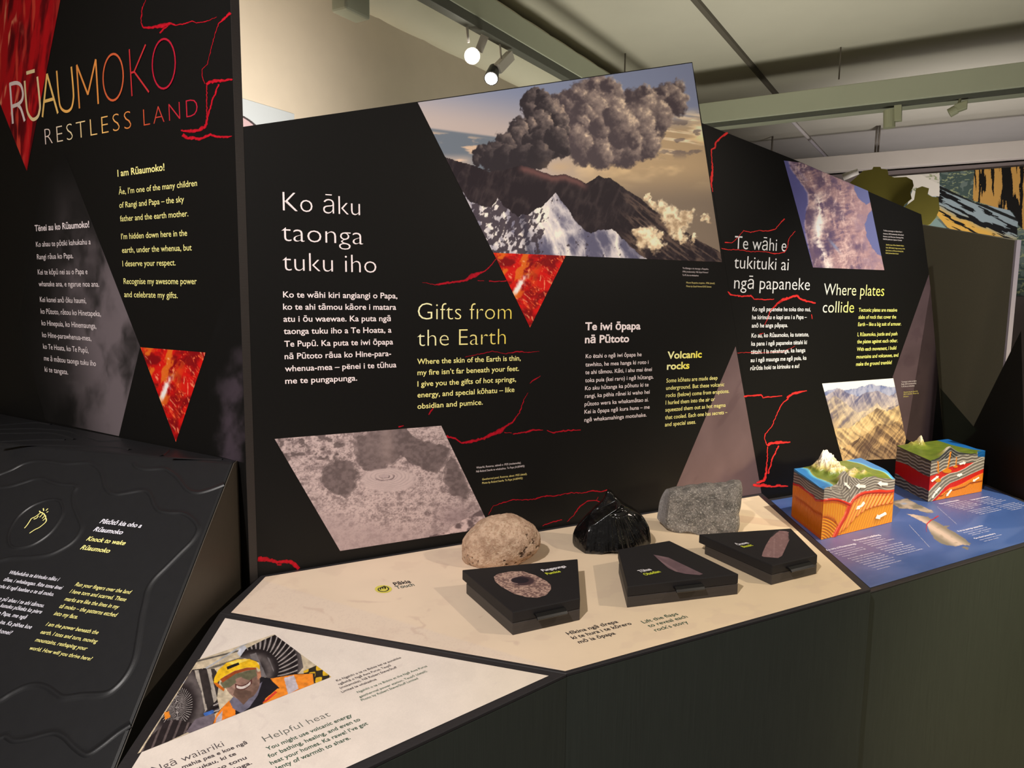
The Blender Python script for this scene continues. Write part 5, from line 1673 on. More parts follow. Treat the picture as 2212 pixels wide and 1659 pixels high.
# ---- first model: folded mountains
T1b = zm(1690, 970, .12658)
PROF1 = [(690, 672), (760, 650), (830, 640), (930, 590), (985, 490), (1050, 382), (1085, 380), (1130, 450), (1190, 482), (1250, 492), (1300, 510), (1340, 522), (1400, 485), (1480, 478), (1570, 458), (1640, 486), (1720, 498), (1890, 515)]
def paintF1(u, v):
    red0 = cv(u, [(680, 862), (760, 842), (850, 834), (940, 842), (1010, 866), (1080, 892), (1130, 915), (1150, 905), (1190, 840), (1250, 780), (1320, 740), (1400, 716), (1520, 704), (1650, 686), (1760, 700), (1890, 690)])
    red1 = red0 + cv(u, [(680, 40), (1000, 46), (1130, 60), (1250, 64), (1500, 50), (1650, 70), (1890, 44)])
    c = np.tile([240.0, 158, 40], (len(u), 1))
    d = np.zeros(len(u))
    # lower right flow: ribs fan away from the fault
    fault = cv(v, [(880, 1140), (960, 1128), (1060, 1100), (1150, 1060), (1250, 1000), (1380, 930), (1520, 862)])
    right = u > fault
    arcr = np.hypot(u - 1900, (v - 1500) * 1.0)
    inner = right & (v > cv(u, [(900, 1480), (1100, 1330), (1250, 1160), (1400, 1040), (1550, 985), (1700, 950), (1890, 915)]))
    rib = np.sin(2 * math.pi * (u * 0.86 + v * 0.42 - 0.0002 * (u - 1400) ** 2) / 46)
    c = np.where((right & ~inner)[:, None], lerp((226, 106, 18), (244, 172, 48), 0.5 + 0.5 * rib), c)
    d = np.where(right & ~inner, 0.0016 * rib + 0.002, d)
    rib2 = np.sin(2 * math.pi * (u + 0.35 * v) / 40)
    c = np.where(inner[:, None], lerp((234, 140, 28), (246, 172, 46), 0.5 + 0.5 * rib2 * 0.6), c)
    d = np.where(inner, 0.0005 * rib2 - 0.001, d)
    eb = np.abs(v - cv(u, [(900, 1480), (1100, 1330), (1250, 1160), (1400, 1040), (1550, 985), (1700, 950), (1890, 915)]))
    put(c, right * sstep(46, 0, eb) * 0.5, (214, 84, 20))
    # left lobe
    lf = ~right
    r3 = np.hypot((u - 640), (v - 1640) * 0.9)
    low_ = lf & (v > cv(u, [(650, 1165), (760, 1150), (880, 1200), (930, 1300)]))
    rib3 = np.sin(2 * math.pi * r3 / 44)
    rib4 = np.sin(2 * math.pi * (u + 0.1 * v) / 42)
    c = np.where(low_[:, None], lerp((226, 122, 24), (244, 176, 50), 0.5 + 0.5 * rib3), np.where(lf[:, None], lerp((232, 138, 24), (242, 166, 44), 0.5 + 0.5 * rib4), c))
    d = np.where(low_, 0.0014 * rib3, np.where(lf, 0.0006 * rib4 + 0.002, d))
    put(c, lf * sstep(60, 0, np.abs(v - cv(u, [(650, 1165), (760, 1150), (880, 1200), (930, 1300)]))) * 0.6, (206, 84, 22))
    # fault and red band
    fd = np.abs(u - fault) * 0.86
    fm = (fd < 30 + 0 * u) & (v > red0)
    put(c, fm, (222, 60, 32))
    d = np.where(fm, 0.0034 * np.sqrt(np.clip(1 - (fd / 30) ** 2, 0, 1)) + 0.001, d)
    band = (v > red0) & (v < red1)
    put(c, band, (228, 58, 32))
    tt = np.clip((v - red0) / np.maximum(red1 - red0, 1), 0, 1)
    d = np.where(band, 0.003 * np.sin(math.pi * tt) + 0.002, d)
    put(c, (v > red1) & (v < red1 + 40) & ~fm, (222, 104, 24))
    # strata
    up_ = v <= red0
    topv = cv(u, PROF1)
    rel = (v - topv) / np.maximum(red0 - topv, 1)
    phR = (v - 0.55 * topv - 0.35 * red0 + 14 * np.sin(u / 60)) / 46
    phR = np.where(u < 1460, (v + np.abs(u - 1300) * 0.35 + 10 * np.sin(u / 25)) / 40, phR)
    phP = (u + 0.42 * (v - 400) + 16 * np.sin(v / 34)) / 52
    phL = (v + (u - 700) * 0.62 * np.where(u < 830, -0.4, -0.25) - 0.0 + 18 * np.sin((u - 690) / 60)) / 44
    phD = (u * 0.80 + v * 0.62 + 14 * np.sin(v / 40)) / 50
    core = (u > 930) & (u < 1330) & (v < 640 + (u - 1130) * 0.1) & (u > 930 + (v - 600) * -0.35)
    left = u < 1000 + (v - 640) * 0.30
    ph = np.where(core, np.where(u < 1150, phP, (u - 0.75 * v + 10 * np.sin(v / 26)) / 50), np.where(left, phL, np.where(u < 1150 - (v - 900) * 0.1, phD, phR)))
    ph = np.where((u > 1150) & (u < 1330) & (v > 620), (u * 0.84 + v * 0.54) / 48, ph)
    w = stripes(c, up_, ph)
    d = np.where(up_, 0.0006 * w + 0.0008, d)
    # lens shaped fold
    le = np.hypot((u - 905) * 0.86 + (v - 690) * 0.5, ((v - 690) * 0.86 - (u - 905) * 0.5) * 2.0)
    lm = up_ & (le < 92)
    stripes(c, lm, (v - 0.25 * u) / 34)
    put(c, up_ & (np.abs(le - 92) < 9), GREY_L)
    for x0, y0, x1, y1 in ((985, 700, 1040, 860), (1130, 690, 1140, 890)):
        dd = np.abs((u - x0) * (y1 - y0) - (v - y0) * (x1 - x0)) / math.hypot(x1 - x0, y1 - y0)
        put(c, up_ & (dd < 7) & (v > y0) & (v < y1), GREY_D)
    # water seen in section at the right end
    wt = up_ & (u > 1720) & (v < 470 + (u - 1720) * 0.16 + 0)
    put(c, wt, (36, 130, 190))
    return c, d
def paintL1(u, v):  # layers in darker tones than the front: shade put into the colour
    red0 = cv(u, [(170, 556), (230, 590), (300, 606), (420, 696), (540, 790), (590, 860), (690, 866)])
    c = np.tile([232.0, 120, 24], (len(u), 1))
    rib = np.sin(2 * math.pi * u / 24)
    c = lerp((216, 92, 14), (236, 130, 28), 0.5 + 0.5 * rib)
    d = 0.0007 * rib
    mid = cv(u, [(150, 790), (230, 830), (420, 960), (560, 1080), (680, 1130)])
    put(c, sstep(70, 0, np.abs(v - mid)) * 0.6, (196, 70, 16))
    d = d + 0.003 * sstep(20, -60, v - mid)
    edge = cv(v, [(560, 290), (800, 240), (1150, 150)])
    put(c, sstep(-8, 8, edge - u) * 0.5, (240, 130, 30))
    put(c, sstep(1090 + (u - 150) * 0.73, 1150 + (u - 150) * 0.75, v) * 0.6, (206, 66, 16))
    m = (v > red0) & (v < red0 + 34)
    put(c, m, (206, 30, 26))
    d = np.where(m, 0.004, d)
    up_ = v <= red0
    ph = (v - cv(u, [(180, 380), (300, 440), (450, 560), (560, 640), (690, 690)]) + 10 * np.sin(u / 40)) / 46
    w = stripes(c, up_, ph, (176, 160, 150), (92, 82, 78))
    d = np.where(up_, 0.0007 * w, d)
    put(c, v < cv(u, [(180, 372), (690, 740)]) , (74, 78, 84))
    put(c, v < cv(u, [(180, 362), (690, 688)]), (50, 140, 200))
    return c, d
def gs(s, q, *L):
    h = 0
    for (a, b, amp, ra, rb) in L:
        h = h + amp * np.exp(-((s - a) / ra) ** 2 - ((q - b) / rb) ** 2)
    return h
b1 = lambda s, q: gs(s, q, (.34, .80, .030, .15, .13), (.33, .82, .014, .05, .05), (.42, .74, .012, .05, .06), (.24, .80, .012, .05, .06), (.24, .66, .022, .07, .10), (.33, .58, .018, .05, .09), (.42, .60, .022, .08, .12), (.36, .42, .018, .06, .10), (.27, .45, .015, .05, .07), (.45, .42, .012, .05, .10), (.30, .30, .008, .04, .05),
                          (.40, .15, .010, .06, .10), (.47, .20, .014, .06, .10), (.55, .30, .014, .08, .10), (.63, .14, .014, .08, .08), (.70, .45, .005, .12, .2), (.5, .84, .012, .12, .10))
def terr1(s, q, h, rid):
    n = fbm(s * 14, q * 14, 3)
    c = lerp((96, 118, 40), (136, 140, 52), n)
    put(c, sstep(0.008, 0.016, h + 0.006 * (n - 0.5)) * 0.8, (198, 176, 88))
    put(c, sstep(0.013, 0.024, h + 0.012 * (rid - 0.6)), (216, 196, 158))
    put(c, sstep(0.024, 0.040, h + 0.02 * (rid - 0.6)), (240, 232, 216))
    put(c, sstep(0.55, 0.42, rid) * sstep(0.014, 0.024, h) * 0.55, (168, 138, 104))
    coastL = 0.115 + 0.02 * np.sin(q * 9) + 0.015 * (fbm(q * 9, q * 0, 8) - 0.5)
    coastR = 0.955 - 0.17 * q + 0.02 * np.sin(q * 11)
    sea = (s < coastL) | (s > coastR)
    e_ = np.where(s < 0.5, coastL - s, s - coastR)
    put(c, sstep(-0.03, 0, e_) * (~sea) * 0.6, (206, 188, 110))
    col = lerp((120, 206, 224), (62, 136, 200), sstep(0, 0.05, e_))
    c[sea] = col[sea]
    return c
ar1 = [arrow(1776, 596, 1610, 590, 44, 48, 60), arrow(1398, 634, 1236, 632, 46, 46, 60), arrow(1135, 668, 1034, 565, 34, 36, 50), arrow(1380, 905, 1240, 1028, 34, 34, 60, curve=-14), arrow(1752, 1090, 1578, 1182, 38, 44, 62)]
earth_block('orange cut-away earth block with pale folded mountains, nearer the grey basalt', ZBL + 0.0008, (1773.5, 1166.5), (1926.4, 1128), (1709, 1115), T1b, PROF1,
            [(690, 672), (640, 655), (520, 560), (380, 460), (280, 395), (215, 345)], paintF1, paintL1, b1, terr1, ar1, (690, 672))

# ---- second model: volcano above a sinking plate
T2b = zm(1910, 930, .1085)
PROF2 = [(905, 592), (1000, 578), (1090, 536), (1160, 470), (1230, 400), (1300, 330), (1330, 322), (1360, 345), (1420, 395), (1490, 428), (1600, 448), (1720, 462), (1800, 452), (1846, 470), (1856, 412), (1965, 408)]
def paintF2(u, v):
    slab0 = cv(u, [(860, 1240), (950, 1130), (1050, 1030), (1150, 930), (1300, 850), (1450, 820), (1600, 750), (1770, 640), (1965, 560)])
    slab1 = cv(u, [(860, 1500), (950, 1400), (1080, 1270), (1200, 1130), (1300, 1050), (1500, 970), (1650, 900), (1800, 830), (1965, 760)])
    red1 = cv(u, [(940, 1470), (1010, 1390), (1150, 1250), (1300, 1140), (1420, 1110), (1550, 1050), (1700, 970), (1850, 890), (1960, 840)])
    rt = cv(u, [(890, 912), (1000, 880), (1130, 812), (1250, 762), (1300, 722), (1500, 672), (1770, 634), (1780, 640)])
    rt = np.where(u > 1775, slab0, np.minimum(rt, slab0))
    rib = np.sin(2 * math.pi * (u * 0.95 + v * 0.25) / 26)
    c = lerp((226, 112, 18), (244, 158, 36), 0.5 + 0.5 * rib)
    d = 0.0007 * rib
    cre = cv(u, [(1150, 1300), (1230, 1215), (1400, 1180), (1600, 1120), (1700, 1050), (1950, 1005)])
    put(c, sstep(26, 0, np.abs(v - cre)) * 0.75, (180, 70, 14))
    d = d + 0.003 * sstep(18, -30, v - cre)
    m = (v > slab1) & (v < red1)
    put(c, m, (222, 40, 28))
    d = np.where(m, 0.001 + 0.0005 * np.sin(2 * math.pi * u / 24), d)
    m = (v >= rt) & (v < slab0)
    ribr = np.sin(2 * math.pi * (u + 0.2 * v) / 26)
    c[m] = lerp((206, 24, 22), (230, 52, 34), 0.5 + 0.5 * ribr)[m]
    d = np.where(m, 0.0005 * ribr, d)
    m = (v >= slab0) & (v <= slab1)
    tt = (v - slab0) / np.maximum(slab1 - slab0, 1)
    w = stripes(c, m, tt * 3.2 + 0.25 * fbm(u / 40, v / 40, 3))
    d = np.where(m, 0.0007 * w + 0.001, d)
    up_ = v < rt
    topv = cv(u, PROF2)
    surf = cv(u, [(905, 600), (1000, 600), (1110, 580), (1200, 520), (1330, 470), (1500, 500), (1620, 490), (1850, 500), (1965, 520)])
    ph = (v - 0.75 * rt - 0.2 * surf + 9 * np.sin(u / 30)) / 62
    w = stripes(c, up_, ph, (206, 198, 188), (118, 110, 104))
    d = np.where(up_, 0.0007 * w + 0.0006, d)
    cone = up_ & (v < cv(u, [(905, 640), (1060, 610), (1120, 580), (1240, 560), (1330, 540), (1400, 520), (1470, 500), (1600, 480), (1850, 480)]))
    w2 = stripes(c, cone, (v - topv + np.abs(u - 1330) * 0.10) / 58, (140, 138, 136), (58, 60, 62))
    wt = up_ & (u > 1856) & (v < 522)
    put(c, wt, (20, 96, 168))
    for x0, y0, x1, y1, ww in ((1060, 612, 1070, 860, 11), (1028, 730, 1066, 850, 6), (1312, 420, 1255, 745, 13), (1430, 530, 1414, 690, 9)):
        f = np.clip((v - y0) / (y1 - y0), 0, 1)
        m = (np.abs(u - (x0 + (x1 - x0) * f) - 3 * np.sin(v / 13)) < ww) & (v > y0) & (v < y1)
        put(c, m, (236, 142, 34))
        d = np.where(m, 0.0028, d)
    for cx_, cy_, rx, ry in ((1240, 800, 95, 48), (1412, 716, 46, 26), (1060, 985, 62, 44)):
        t_ = np.hypot((u - cx_) / rx, (v - cy_) / ry * np.where(v < cy_, 0.75 + np.abs(u - cx_) / rx, 1))
        put(c, t_ < 1, (238, 146, 36))
        d = np.where(t_ < 1, 0.002, d)
    return c, d
def paintL2(u, v):  # same strata a tone darker, the side's shade is painted in
    f = np.clip((905 - u) / 660.0, 0, 1)
    a0, a1, a2 = 600 - 300 * f, 915 - 318 * f, 1232 - 352 * f
    wav = 16 * np.sin(u / 60)
    c = np.zeros((len(u), 3))
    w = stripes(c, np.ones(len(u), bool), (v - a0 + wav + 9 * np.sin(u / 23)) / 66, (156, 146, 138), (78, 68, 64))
    d = 0.0007 * w
    m = (v > a1 + 18 * np.sin(u / 100)) & (v < a2 + 24 * np.sin(u / 90 + 2))
    rib = np.sin(2 * math.pi * u / 15)
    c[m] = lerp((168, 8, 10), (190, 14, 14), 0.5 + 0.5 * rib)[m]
    d = np.where(m, 0.0005 * rib, d)
    put(c, v < a0 + 34 + wav, (58, 54, 56))
    return c, d
b2 = lambda s, q: gs(s, q, (.30, .80, .020, .05, .07), (.27, .80, .014, .13, .15), (.40, .0, .0, .1, .1), (.40, .10, .006, .12, .14), (.18, .86, .006, .06, .06))
def terr2(s, q, h, rid):
    n = fbm(s * 9 + q * 3, q * 12, 3)
    c = lerp((84, 104, 30), (124, 134, 44), n)
    put(c, sstep(0.004, 0.016, h) * 0.7, (176, 160, 84))
    put(c, sstep(0.014, 0.028, h), (222, 210, 182))
    coast = 0.93 - 0.17 * q + 0.015 * np.sin(q * 8)
    sea = s > coast
    put(c, sea, (24, 104, 176))
    put(c, (s > coast - 0.02) & ~sea & True, (96, 124, 60))
    return c
ar2 = [arrow(1480, 668, 1606, 630, 30, 34, 44), arrow(1530, 868, 1436, 906, 32, 34, 44), arrow(925, 1012, 1064, 900, 26, 28, 46), arrow(1100, 1130, 985, 1255, 26, 30, 50), arrow(1322, 1172, 1216, 1306, 22, 24, 46), arrow(1866, 930, 1738, 1012, 24, 28, 46), arrow(1000, 1240, 930, 1345, 20, 24, 40)]
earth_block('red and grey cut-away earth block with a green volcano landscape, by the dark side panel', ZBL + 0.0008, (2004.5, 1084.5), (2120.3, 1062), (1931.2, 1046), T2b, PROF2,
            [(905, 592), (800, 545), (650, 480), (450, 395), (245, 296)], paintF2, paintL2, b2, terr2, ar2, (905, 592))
# ---------------------------------------------------------------- photographs printed on the panels
def paint_eruption(x, y):
    u, v = (x - 860) / .3255, (y - 120) / .3255
    N = len(u)
    c = lerp((120, 128, 152), (172, 158, 152), sstep(120, 470, v + 0.12 * (1200 - u) * 0 - 0.16 * (u - 300)))
    put(c, sstep(1300, 2000, u) * 0.35, (146, 150, 176))
    # sea and cloud bands at the left
    hz = 488 + (u - 250) * 0.13
    put(c, sstep(hz - 10, hz + 10, v) * sstep(900, 640, u), (98, 106, 116))
    nb = fbm(u / 130, v / 34, 3, 5)
    put(c, sstep(0.52, 0.66, nb) * sstep(hz + 6, hz + 40, v) * sstep(760, 500, u) * 0.95, (198, 168, 142))
    put(c, sstep(640, 700, v) * sstep(560, 420, u) * 0.6, (204, 176, 156))
    # glowing haze to the right of the crater
    hb = sstep(880, 1500, u)
    n2 = fbm(u / 260, v / 110, 7, 4)
    g = sstep(330, 520, v - (1900 - u) * 0.05)
    put(c, g * hb, (176, 150, 116))
    put(c, g * sstep(0.42, 0.66, n2) * hb * sstep(960, 620, v), (240, 208, 156))
    put(c, sstep(720, 1000, v) * hb * 0.8, (112, 100, 90))
    st = fbm((u + v * 0.5) / 260, (v - u * 0.12) / 26, 19, 5)
    put(c, sstep(0.52, 0.70, st) * sstep(1600, 1900, u) * sstep(330, 430, v) * sstep(720, 640, v) * 0.9, (244, 220, 184))
    put(c, sstep(0.56, 0.66, fbm(u / 90, v / 40, 29, 5)) * sstep(1650, 1800, u) * sstep(400, 460, v) * sstep(700, 640, v) * 0.7, (104, 92, 90))
    # ash plume: billows from back to front
    wx = 34 * (fbm(u / 46, v / 46, 41, 5) - 0.5) + 14 * (fbm(u / 15, v / 15, 43, 3) - 0.5)
    wy = 34 * (fbm(u / 46 + 31, v / 46, 47, 5) - 0.5) + 14 * (fbm(u / 15 + 9, v / 15, 49, 3) - 0.5)
    uu, vv = u + wx * 1.7, v + wy * 1.7
    far = [(1860, 205, 48), (1800, 255, 80), (1730, 310, 100), (1850, 320, 80), (1640, 290, 90), (1700, 420, 130), (1590, 330, 120), (1560, 460, 140), (1420, 250, 80), (1330, 225, 95), (1250, 260, 105), (1170, 320, 110), (1060, 300, 50), (1120, 330, 80),
           (1640, 590, 110), (1500, 620, 120), (1380, 600, 120), (1450, 480, 140), (1380, 390, 140), (1280, 370, 120), (1240, 500, 130), (1235, 395, 66), (1215, 450, 52), (1300, 560, 90), (1180, 250, 56), (1300, 190, 50), (1390, 190, 50), (1600, 250, 46), (1640, 235, 40), (1760, 235, 40), (1330, 480, 70), (1420, 400, 70), (1560, 560, 60), (1180, 560, 100), (1230, 640, 90), (1340, 660, 90)]
    near_ = [(900, 255, 46), (905, 310, 88), (965, 285, 60), (980, 330, 66), (880, 370, 60), (1000, 400, 110), (1070, 440, 70), (1095, 500, 50), (930, 460, 100), (820, 455, 60), (870, 450, 46), (800, 500, 80), (780, 560, 90), (880, 570, 60), (960, 580, 90), (1040, 540, 76), (1060, 640, 60), (1080, 590, 66), (1110, 620, 40), (700, 580, 70), (640, 620, 60), (600, 640, 50), (545, 650, 46), (520, 700, 34), (620, 690, 80), (720, 690, 100), (840, 680, 100), (940, 660, 90)]
    for L, base, lit, rimc, soft in ((far, (70, 60, 64), (150, 132, 122), (250, 222, 186), 14), (near_, (44, 38, 42), (112, 99, 95), (196, 170, 146), 7)):
        for (a, b, r) in L:
            dx, dy = (uu - a) / r, (vv - b) / r
            q = np.hypot(dx, dy)
            m = sstep(1 + soft / r, 1 - soft / r, q)
            nz = np.sqrt(np.clip(1 - q * q, 0, 1))
            sh = 0.70 * dx - 0.45 * dy + 0.10 * nz + 0.75 * (fbm(u / 24, v / 24, int(a) % 97, 4) - 0.5)
            col = lerp(base, lit, sstep(-0.2, 0.9, sh))
            put(col, sstep(0.62, 1.1, sh) * 0.75 * (0.35 if (L is near_ and a < 700) else 1.0), rimc)
            put(col, sstep(420, 700, v) * 0.5 * (L is near_), (40, 35, 40))
            c[:] = c * (1 - m[:, None]) + col * m[:, None]
    put(c, np.exp(-((u - 1070) / 90) ** 2 - ((v - 740) / 40) ** 2) * 0.55, (190, 160, 120))
    # mountain
    ridge_ = cv(u, [(250, 640), (300, 665), (360, 690), (510, 735), (600, 770), (700, 760), (820, 728), (900, 750), (960, 772), (1020, 796), (1110, 786), (1180, 815), (1250, 850), (1330, 798), (1380, 815), (1410, 812), (1500, 880), (1620, 955), (1700, 1030), (1800, 1090), (1900, 1160), (2000, 1230), (2150, 1310)]) + 10 * (fbm(u / 22, u * 0, 5, 4) - 0.5)
    m = v > ridge_
    rk = ridged((u + 0.5 * v) / 130, (v - u * 0.5) / 60, 61, 5)
    rk = ridged((u + 0.35 * v) / 60, (v - u * 0.35) / 150, 61, 5)
    col = lerp((35, 28, 33), (54, 45, 47), sstep(0.55, 0.95, rk))
    put(col, sstep(1400, 1600, u) * sstep(0.55, 0.85, ridged((u * 0.55 + v * 0.2) / 70, (v - u * 0.75) / 34, 67, 4)) * 0.7, (112, 92, 80))
    put(col, np.exp(-((v - ridge_ - 22) / 24) ** 2) * sstep(780, 840, u) * sstep(1290, 1200, u), (96, 66, 64))
    c[m] = col[m]
    # snow on the lower slopes
    snow = cv(u, [(400, 870), (415, 890), (480, 965), (560, 1000), (620, 1010), (660, 940), (700, 1000), (800, 1070), (860, 1050), (960, 1000), (1010, 940), (1045, 905), (1080, 960), (1130, 1030), (1160, 1080), (1200, 1130), (1280, 1182), (1340, 1155), (1420, 1150), (1480, 1205), (1540, 1270), (1650, 1345), (1700, 1400)]) + 36 * (fbm(u / 36, v / 60, 71, 4) - 0.5)
    m = (v > snow) & (u < 1680)
    r1 = ridged((u * 0.94 - v * 0.38 + 60 * fbm(u / 70, v / 90, 5)) / 110, (v * 0.9 + u * 0.3) / 300, 83, 6)
    col = lerp((88, 86, 108), (200, 192, 192), sstep(0.40, 0.78, r1))
    put(col, sstep(0.74, 0.92, r1) * 0.8, (240, 226, 208))
    rock = sstep(0.52, 0.60, fbm((u + v * .4) / 22, (v - u * .3) / 34, 91, 6) + 0.10 * sstep(900, 620, u) - 0.20 * sstep(900, 1060, u) + 0.12 * np.exp(-((u - 830) / 50) ** 2))
    put(col, rock * 0.9, (56, 48, 56))
    put(col, sstep(40, 0, np.abs(u - 830 - (v - 1100) * 0.2)) * 0.6, (44, 42, 58))
    c[m] = col[m]
    # lower right clouds
    for (a, b, r) in ((1655, 1210, 92), (1600, 1175, 46), (1710, 1262, 64), (1755, 1015, 56), (1650, 945, 30), (1690, 980, 34), (1800, 1065, 76), (1850, 1130, 84), (1905, 1080, 60), (1935, 1055, 46), (2035, 1078, 30), (1875, 1200, 50), (1960, 1210, 34), (1740, 1190, 30)):
        q = np.hypot((u + wx * 2.2 - a) / r, (v + wy * 2.2 - b) / r)
        sh = 0.5 + 0.4 * (fbm(u / 26, v / 26, 17, 4) - 0.5) * 2 - 0.35 * (v - b) / r * 0.5
        col = lerp((158, 132, 104), (246, 226, 190), sstep(0.15, 0.75, sh))
        c[:] = c * (1 - sstep(1.05, 0.55, q)[:, None]) + col * sstep(1.05, 0.55, q)[:, None]
    return c
picture('photo_print', PM, ((902.2, 221.5), (1494.3, 136), (1559.2, 566.2), (1065, 545.8)), paint_eruption, main, PRINT, cell=1.1, gain=K * 1.1)
trm = ((1065.2, 545.9), (1222, 552.3), (1144.5, 707.5))
picture('lava_print', PM, trm, paint_tri(trm), main, PRINT, cell=1.1, gain=K, lift=0.0008)

def paint_mud(x, y):
    u, v = (x - 560) / .2532, (y - 900) / .2532
    n = fbm(u / 46, v / 34, 3, 6)
    r1 = ridged(u / 60, v / 44, 9, 5)
    c = lerp((118, 102, 102), (184, 163, 161), sstep(0.30, 0.70, 0.5 * n + 0.5 * r1))
    fine = fbm(u / 11, v / 8, 21, 3)
    put(c, sstep(0.58, 0.74, fine) * 0.38, (210, 192, 188))
    put(c, sstep(0.42, 0.30, fine) * 0.42, (92, 78, 80))
    put(c, sstep(0.57, 0.68, fbm(u / 60, v / 40, 31, 4)) * sstep(470, 330, v) * sstep(800, 700, u) * 0.75, (84, 72, 72))
    def soft(poly, col, a=1.0, w=40, sd=1):
        uu = u + w * 2 * (fbm(u / 50, v / 50, sd) - 0.5)
        vv = v + w * 2 * (fbm(u / 50 + 7, v / 50, sd + 5) - 0.5)
        put(c, inpoly(uu, vv, poly) * a, col)
    tex = lerp((84, 72, 72), (122, 106, 106), sstep(0.3, 0.7, fbm(u / 30, v / 24, 51, 5)))
    for poly, w in (([(820, 175), (1000, 120), (1250, 90), (1330, 190), (1480, 230), (1620, 260), (1590, 380), (1520, 470), (1400, 450), (1290, 400), (1200, 335), (1120, 400), (1060, 440), (960, 460), (880, 440), (830, 320)], 26), ([(540, 500), (590, 410), (690, 360), (790, 390), (830, 480), (820, 600), (740, 690), (650, 660), (540, 590)], 30),
                    ([(1600, 400), (1650, 340), (1720, 470), (1800, 620), (1760, 700), (1640, 660), (1580, 560)], 24)):
        uu = u + w * 2 * (fbm(u / 50, v / 50, 3) - 0.5)
        vv = v + w * 2 * (fbm(u / 50 + 7, v / 50, 8) - 0.5)
        for k_ in range(3):
            m = inpoly(uu + 14 * (k_ - 1), vv + 10 * (k_ - 1), poly)
            put(c, m * 0.5, (96, 83, 83))
        m = inpoly(uu, vv, poly)
        c[m] = (0.5 * c + 0.5 * tex)[m]
    put(c, np.exp(-((u - 1090) / 60) ** 2) * sstep(470, 300, v) * 0.5, (158, 138, 134))
    put(c, np.exp(-((u - 960) / 90) ** 2 - ((v - 250) / 110) ** 2) * 0.35, (146, 128, 126))
    # mud ripples
    e_ = np.hypot((u - 1100) / 250.0, (v - 540) / 108.0)
    m = e_ < 1
    rr = np.hypot((u - 1065 - 0.18 * (u - 1065)) / 1.0, (v - 508) * 2.0) + 16 * (fbm(u / 40, v / 30, 77) - 0.5)
    col = lerp((148, 130, 130), (206, 186, 184), sstep(-0.2, 0.8, np.sin(rr / 6.0)))
    put(c, sstep(1.0, 0.82, e_) * 0.9, (186, 166, 164))
    put(c, m * 0.35 * sstep(0.2, 0.9, np.sin(rr / 4.5)) * sstep(1.0, 0.6, e_), (138, 120, 121))
    for q, w in ((44, 7), (22, 6)):
        put(c, (np.abs(rr - q * 1.6) < w) * sstep(500, 530, v + 0.2 * (u - 1060)) * 0.8, (104, 88, 90))
    put(c, rr < 26, (170, 150, 150))
    # steam at the foot
    st = sstep(760, 1000, v + 0.35 * (900 - u) * 0.6 + 120 * (fbm(u / 200, v / 120, 61) - 0.5))
    put(c, st * 0.75, (160, 140, 140))
    put(c, np.exp(-((u - 1700) / 190) ** 2 - ((v - 860) / 110) ** 2) * 0.75, (140, 120, 122))
    m = (v > cv(u, [(1450, 1020), (1600, 975), (1700, 900), (1800, 850), (1880, 800), (2000, 760)])) & (u > 1450)
    col = lerp((100, 84, 86), (196, 172, 170), sstep(0.35, 0.65, fbm(u / 50, v / 36, 15, 4)))
    put(c, m * 1.0, (150, 130, 130))
    c[m] = col[m]
    return c
picture('photo_print', PM, ((593, 948), (953, 919.5), (1050, 1122), (1008, 1147.5), (734.6, 1190)), paint_mud, main, PRINT, cell=1.15, gain=K * 0.97)

